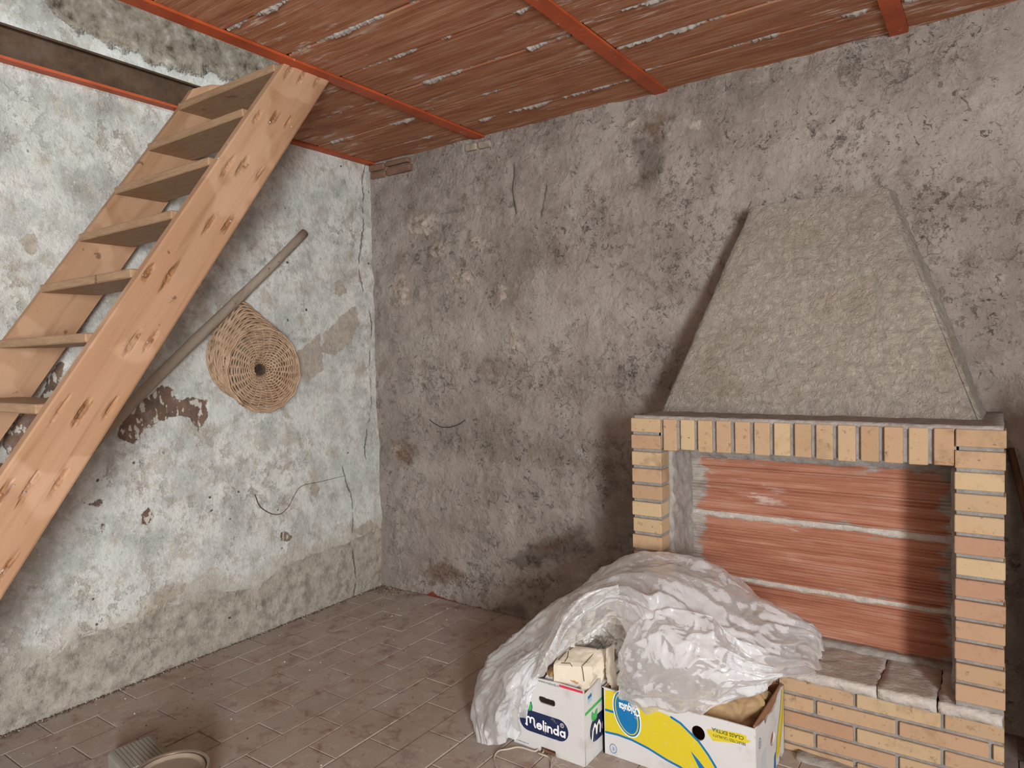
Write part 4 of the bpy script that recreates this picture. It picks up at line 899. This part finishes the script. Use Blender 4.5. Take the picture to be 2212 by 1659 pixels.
Bn = [[(1215,1360,-.63),(1228,1290,-.68),(1240,1340,-.80)],[(1300,1310,-.62),(1296,1232,-.68),(1300,1290,-.80)],[(1350,1300,-.62),(1348,1200,-.68),(1350,1262,-.80)],[(1400,1300,-.62),(1400,1192,-.68),(1402,1255,-.80)],
      [(1460,1300,-.62),(1462,1196,-.68),(1462,1260,-.80)],[(1540,1320,-.62),(1540,1222,-.68),(1536,1285,-.80)],[(1600,1340,-.62),(1600,1256,-.68),(1592,1310,-.79)],[(1640,1350,-.62),(1640,1290,-.67),(1632,1330,-.75)]]
sheet('upper_film', [[h3(q) for q in c] for c in Bn], 150, 60, MT['film'], bag, fold=(.012, .30, .10), fu=1.03, fv=1.05, seed=13, amp=.008, solids=SOL, iters=80)
Cn = [[(1372,1335,-1.02),(1346,1390,-1.05),(1338,1440,-1.05),(1334,1495,-1.01),(1362,1532,-.968)],
      [(1430,1312,-1.02),(1420,1375,-1.08),(1408,1440,-1.10),(1398,1505,-1.04),(1418,1543,-.970)],
      [(1490,1318,-1.01),(1490,1385,-1.08),(1490,1450,-1.11),(1480,1510,-1.04),(1480,1540,-.970)],
      [(1550,1342,-.99),(1560,1405,-1.05),(1570,1458,-1.06),(1560,1502,-1.02),(1552,1525,-.964)],
      [(1600,1380,-.97),(1622,1430,-1.00),(1632,1464,-1.00),(1622,1486,-.98),(1612,1500,-.945)],
      [(1648,1420,-.95),(1676,1448,-.95),(1690,1462,-.94),(1668,1474,-.93),(1648,1484,-.91)]]
sheet('front_lump', [[h3(q) for q in c] for c in Cn], 150, 110, MT['film2'], bag, fold=(.017, .22, .10), fu=1.04, fv=1.04, seed=23, amp=.011, solids=SOL, iters=120, wu=24, wv=9, keep=.02)
In = [[(1215,1385,-.98),(1230,1395,-.95),(1225,1405,-.93),(1240,1412,-.90)],[(1245,1340,-.95),(1255,1365,-.90),(1262,1388,-.87),(1270,1402,-.84)],[(1295,1305,-.92),(1295,1335,-.86),(1300,1370,-.83),(1300,1398,-.80)],
      [(1345,1300,-.93),(1340,1340,-.87),(1338,1375,-.84),(1336,1410,-.82)],[(1378,1335,-.98),(1362,1375,-.93),(1352,1410,-.92),(1345,1450,-.92)]]
sheet('inner_folds', [[h3(q) for q in c] for c in In], 130, 80, MT['film3'], bag, fold=(.024, .10, .05), fu=1.10, fv=1.10, seed=33, amp=.012, iters=120, keep=.02, wu=12, wv=8)
Ln = [[(1125,1400,-.95),(1105,1450,-1.02),(1100,1480,-1.06)],[(1090,1420,-.92),(1060,1460,-1.0),(1070,1490,-1.04)],[(1060,1450,-.92),(1030,1485,-.99),(1045,1515,-1.03)],[(1062,1480,-.94),(1038,1510,-1.0),(1062,1530,-1.04)]]
sheet('side_pouch', [[h3(q) for q in c] for c in Ln], 90, 70, MT['film'], bag, fold=(.02, .10, .14), fu=1.08, fv=1.08, seed=43, amp=.010, iters=100, wu=8, wv=14, solids=SOL)
# bright rolled edge over the left arm
Rn = [[(1148,1470,-1.14),(1158,1462,-1.19),(1172,1460,-1.15)],[(1165,1420,-1.13),(1180,1412,-1.19),(1200,1415,-1.14)],[(1190,1370,-1.10),(1205,1362,-1.16),(1225,1368,-1.10)],[(1215,1325,-1.04),(1232,1318,-1.10),(1250,1330,-1.04)],[(1262,1285,-.98),(1275,1282,-1.03),(1288,1300,-.98)],[(1330,1258,-.95),(1335,1262,-1.0),(1338,1280,-.97)]]
sheet('rolled_fold', [[h3(q) for q in c] for c in Rn], 160, 40, MT['film'], bag, fold=(.010, .16, .05), fu=1.02, fv=1.05, seed=53, amp=.005, iters=60)
# ------------------------------------------------------------------ contents of the boxes
def paper(name, C, nu, nv, mat, label, cat, **kw):
    return tag(sheet(name, C, nu, nv, mat, None, floor_z=.02, **kw), label, cat)
pb = empty('paper_bag', (2.0, -.93, .20), 'cream paper bag with black line drawing sticking out of the apple carton', 'paper bag')
bz = lambda x, y, z: np.array(hit(x, y, 2, z))
t0, t1, t2, t3 = bz(1196,1436,.345), bz(1278,1442,.345), bz(1318,1404,.372), bz(1216,1392,.372)
def pbox(top, zb, amp, seed):
    m = []; P = [np.array(p) for p in top]; lo = [np.array([p[0], p[1], zb]) for p in P]; c = sum(P)/4
    ring = [lo, [p*.3+q*.7+np.array([0,0,0]) for p, q in zip(lo, P)], P, [q*.75+c*.25+np.array([0,0,.004]) for q in P], [q*.35+c*.65+np.array([0,0,.004]) for q in P], [q*.01+c*.99+np.array([0,0,.002]) for q in P]]
    return ring
ring = pbox((t0, t1, t2, t3), .12, .003, 3)
net = []
for r in ring:
    row = []
    for i in range(4):
        a, b = r[i], r[(i+1) % 4]
        for t in (0, .33, .67): row.append(a*(1-t)+b*t)
    net.append(row+[row[0]])
Pn = np.array(net); 
A = np.repeat(Pn, 3, axis=0)[:-2].astype(float)
for i in range(len(Pn)-1):
    for k in (1, 2): A[i*3+k] = Pn[i]*(1-k/3)+Pn[i+1]*k/3
B = np.repeat(A, 3, axis=1)[:, :-2].astype(float)
for j in range(A.shape[1]-1):
    for k in (1, 2): B[:, j*3+k] = A[:, j]*(1-k/3)+A[:, j+1]*k/3
B += .0035*np.stack([fbm(B[..., 0]*30+i*3, B[..., 1]*30+B[..., 2]*25, 77+i, 3) for i in range(3)], -1)
B = inside(B, *IN_A)
mesh_np('bag_body', B, grid_faces(*B.shape[:2]), MT['cream'], pb, False)
MB().add([bz(1262,1425,.352), bz(1318,1404,.374), bz(1312,1430,.345), bz(1296,1462,.305), bz(1275,1448,.335), bz(1290,1430,.352)], [(0,1,5), (1,2,5), (2,3,4,5), (0,5,4)]).build('torn_flap', MT['cream'], pb, fix=False)
def topstroke(pts, w=.0016):
    V = np.array([bz(x, y, .0) for x, y in pts]); return V
mb = MB()
def on_bag(x, y):
    n = np.cross(t1-t0, t3-t0); d = np.array(hit(x, y, 2, 0))-CAM; d /= np.linalg.norm(d); return CAM+d*(((t0-CAM)@n)/(d@n))-d*.012
def on_front(x, y):
    n = np.cross(t1-t0, np.array([0, 0, 1.0])); d = np.array(hit(x, y, 2, 0))-CAM; d /= np.linalg.norm(d); return CAM+d*(((t0-CAM)@n)/(d@n))-d*.010
for st, fn in (([(1302,1390),(1282,1412),(1268,1428),(1258,1438)], on_bag), ([(1257,1439),(1260,1455),(1262,1472)], on_front), ([(1218,1402),(1226,1396),(1222,1404),(1232,1397),(1230,1404),(1238,1398)], on_bag), ([(1224,1407),(1206,1425)], on_bag), ([(1228,1407),(1226,1420),(1220,1429)], on_bag), ([(1236,1440),(1232,1433),(1212,1432)], on_bag)):
    mb.tube([fn(*q) for q in st], .0012, 5)
mb.build('line_drawing', MT['black'], pb)
paper('brown_paper', [[bz(1178,1450,.29),bz(1196,1440,.31),bz(1218,1443,.31)],[bz(1185,1460,.285),bz(1205,1448,.318),bz(1235,1452,.308)],[bz(1200,1466,.275),bz(1222,1462,.30),bz(1252,1464,.295)],[bz(1215,1474,.262),bz(1238,1474,.285),bz(1246,1480,.276)]], 36, 30, MT['tan'],
    'crumpled tan packing paper on top of the apple carton', 'paper', keepin=IN_A, fu=1.08, fv=1.08, seed=61, amp=.008, iters=80, wu=10, wv=6)
paper('white_paper', [[(1.93,-1.05,.20),(1.93,-1.045,.27),(1.95,-1.03,.294)],[(1.99,-1.05,.20),(1.99,-1.05,.275),(2.0,-1.03,.300)],[(2.06,-1.04,.20),(2.06,-1.05,.262),(2.07,-1.03,.286)]], 24, 18, MT['white'], 'white paper scrap behind the front panel of the apple carton', 'paper', keepin=IN_A, fu=1.1, fv=1.1, seed=71, amp=.005, iters=60)
sx_ = lambda x, y: np.array(hit(x, y, 0, 2.150))
paper('cardboard_scrap', [[sx_(1309,1402),sx_(1326,1394)],[sx_(1308,1440),sx_(1326,1440)],[sx_(1311,1470),sx_(1332,1474)],[sx_(1311,1470)+np.array([.004,0,-.09]),sx_(1332,1474)+np.array([.004,0,-.09])]], 26, 12, MT['cream'], 'torn cream cardboard flap standing in the banana box beside the apple carton', 'cardboard', keepin=IN_B, fu=1.05, fv=1.05, seed=73, amp=.004, iters=40)
cnet = [[(2.20,-.93,.19),(2.22,-.86,.23),(2.22,-.75,.25),(2.2,-.64,.22)],[(2.36,-.938,.225),(2.36,-.87,.262),(2.36,-.76,.27),(2.36,-.63,.23)],[(2.48,-.938,.232),(2.48,-.88,.262),(2.48,-.77,.285),(2.48,-.63,.24)],[(2.58,-.93,.225),(2.58,-.86,.258),(2.58,-.76,.29),(2.58,-.63,.25)],[(2.63,-.90,.19),(2.645,-.83,.235),(2.65,-.74,.265),(2.65,-.64,.23)],[(2.63,-.86,.09),(2.655,-.80,.14),(2.66,-.72,.16),(2.65,-.66,.14)]]
tag(sheet('felt_blanket', cnet, 80, 70, MT['cloth'], None, fold=(.020, .16, .12), keepin=IN_B, fu=1.04, fv=1.06, seed=81, amp=.014, iters=120, floor_z=.02, wu=14, wv=18), 'tan felt blanket bundled inside the banana box', 'blanket')
# ------------------------------------------------------------------ small things
pts = [wl(x, y) for x, y in [(548,1068),(556,1090),(575,1106),(597,1111),(616,1100),(632,1072),(648,1050),(690,1040),(740,1028)]]
P_ = spline_net(np.array([[(.010, p[0], p[1])]*2 for p in pts]), 50, 2)[:, 0]; P_[:, 0] += .004*np.abs(np.sin(np.arange(50)*.4))
tag(MB().tube(P_, np.linspace(.0028, .0010, 50), 5).build('dry_strand', MT['stick'], None, True), 'thin brown dry strand curving over the whitewashed wall below the basket', 'root')
def floor_curve(pts, r, z=.004):
    P = np.array([hit(x, y, 2, 0) for x, y in pts]); P = spline_net(P[:, None, :].repeat(2, 1), 60, 2)[:, 0]; P[:, 2] = z+.002*np.sin(np.arange(60)*.7)
    return MB().tube(P, r, 6)
tag(floor_curve([(1079,1672),(1069,1650),(1068,1636),(1078,1625),(1098,1619),(1120,1617),(1146,1622),(1160,1624),(1166,1616),(1175,1617),(1172,1630),(1162,1628),(1170,1633),(1185,1637),(1191,1652),(1190,1666)], .0034).build('twine', MT['twine'], None, True), 'pale sisal twine looped on the tiles before the apple carton', 'twine')
fuzz = MB(); rr = random.Random(9)
for k in range(26):
    x, y = rr.uniform(1190, 1325), rr.uniform(1625, 1668); p = hit(x, y, 2, 0); a = rr.uniform(0, 6.28); L = rr.uniform(.02, .06)
    if byf-.003 < p[1] and p[0] < 2.12: continue
    if p[1] > cyf-.004 and p[0] > cx0-.003: continue
    fuzz.tube([p+np.array([L*t*math.cos(a+t), -abs(L*t*math.sin(a+t))*.6, .002+.02*math.sin(t*2.6)]) for t in np.linspace(0, 1, 6)], .0006, 4)
tag(fuzz.build('frayed_fibres', MT['twine']), 'loose pale plastic fibres on the tiles between the cartons', 'fibres', kind='stuff')
# paint can
cc = hit(367, 1664, 2, .20); R_ = .118
can = empty('paint_can', (cc[0], cc[1], 0), 'closed paint can with dusty lid and purple label', 'can')
MB().lathe([(0,.0),(R_-.006,0),(R_-.003,.004),(R_-.003,.018)], (cc[0], cc[1], 0), 56).build('can_bottom', MT['rim'], can, True)
MB().lathe([(R_-.003,.016),(R_-.002,.02),(R_-.002,.178),(R_-.003,.182)], (cc[0], cc[1], 0), 56).build('label_wrap', MT['purple'], can, True)
MB().lathe([(R_-.003,.18),(R_+.001,.190),(R_+.002,.197),(R_-.001,.201),(R_-.006,.201),(R_-.010,.196),(R_-.011,.188)], (cc[0], cc[1], 0), 64).build('rim', MT['rim'], can, True)
MB().lathe([(R_-.0115,.189),(R_-.014,.197),(R_-.018,.199),(R_-.021,.196),(R_-.023,.188),(R_-.03,.187),(.0,.187)], (cc[0], cc[1], 0), 64).build('lid', MT['lid'], can, True)
# ribbed grey block
zb_ = .075; g0, g1, g2 = hit(229,1624,2,zb_), hit(329,1585,2,zb_), hit(236,1664,2,zb_)
ex = (g1-g0); Lx = np.linalg.norm(ex); ex /= Lx; ey = np.array([ex[1], -ex[0], 0]); ey = ey if ey @ (g2-g0) > 0 else -ey; Ly = .20
blk = empty('ribbed_block', tuple((g0+ex*Lx/2+ey*Ly/2)*np.array([1, 1, 0])), 'dusty grey block with ribbed top beside the paint can', 'block')
def blk_ring(ins, z):
    r = .022; P = []
    for cx_, cy_, a0 in ((Lx-r, r, -90), (Lx-r, Ly-r, 0), (r, Ly-r, 90), (r, r, 180)):
        for a in np.radians(np.linspace(a0, a0+90, 6)): P.append((cx_+(r-ins)*math.cos(a), cy_+(r-ins)*math.sin(a), z))
    return P
V = []; rings = [blk_ring(.004, 0), blk_ring(0, .006), blk_ring(0, zb_-.012), blk_ring(.004, zb_-.004), blk_ring(.010, zb_-.002)]
for R2 in rings: V += [g0*np.array([1,1,0])+ex*a+ey*b+np.array([0,0,c]) for a, b, c in R2]
n = len(rings[0]); Fc = [(i*n+k, i*n+(k+1) % n, (i+1)*n+(k+1) % n, (i+1)*n+k) for i in range(4) for k in range(n)]+[tuple(range(4*n, 5*n)), tuple(range(n))[::-1]]
MB().add(V, Fc).build('block_body', MT['rubber'], blk)
nr = 10
for k in range(nr):
    a = .012+(Lx-.024)*k/nr; wdd = (Lx-.024)/nr-.0028
    P = [g0*np.array([1,1,0])+ex*(a+u)+ey*v+np.array([0,0,w_]) for w_ in (zb_-.006, zb_+.001) for u, v in ((0,.010),(wdd,.010),(wdd,Ly-.012),(0,Ly-.012))]
    MB().hexa(P).build('rib', MT['rubber'], blk)
# crumbs swept against the walls and scattered chips
deb = MB(); chp = MB(); rr = random.Random(21)
def crumb(m, x, y, s, z=0):
    if x > 1.77 and y < -.54: return
    if math.hypot(x-cc[0], y-cc[1]) < R_+.01: return
    d_ = np.array([x, y, 0])-g0*np.array([1, 1, 0])
    if -.01 < d_@ex < Lx+.01 and -.01 < d_@ey < Ly+.01: return
    V = [(x+s*(math.cos(a)*rr.uniform(.6,1.3)), y+s*math.sin(a)*rr.uniform(.5,1.2), z+rr.uniform(0,.2)*s) for a in (0,1.6,3.1,4.7)]+[(x+rr.uniform(-.3,.3)*s, y+rr.uniform(-.3,.3)*s, z+s*rr.uniform(.5,1.1))]
    m.add(V, [(0,1,4),(1,2,4),(2,3,4),(3,0,4),(3,2,1,0)])
for k in range(1300): crumb(deb if rr.random() < .8 else chp, .004+abs(rr.gauss(0, .012)), -rr.uniform(0, 2.6), rr.uniform(.0015, .006))
for k in range(500): crumb(deb if rr.random() < .85 else chp, abs(rr.gauss(0, .10)), -abs(rr.gauss(0, .07)), rr.uniform(.002, .007), 0)
for k in range(350): crumb(deb, rr.uniform(0, 2.0), -.005-abs(rr.gauss(0, .012)), rr.uniform(.0015, .005))
for k in range(420): crumb(deb if rr.random() < .62 else chp, rr.uniform(.03, 2.1), -rr.uniform(.05, 2.6), rr.choice([.002,.0025,.003,.004,.006]))
tag(deb.build('floor_crumbs', MT['debris'], fix=False), 'dark plaster crumbs and dust along the walls and over the floor', 'debris', kind='stuff')
tag(chp.build('plaster_chips', MT['chip'], fix=False), 'tiny pale plaster chips scattered over the floor tiles', 'debris', kind='stuff')
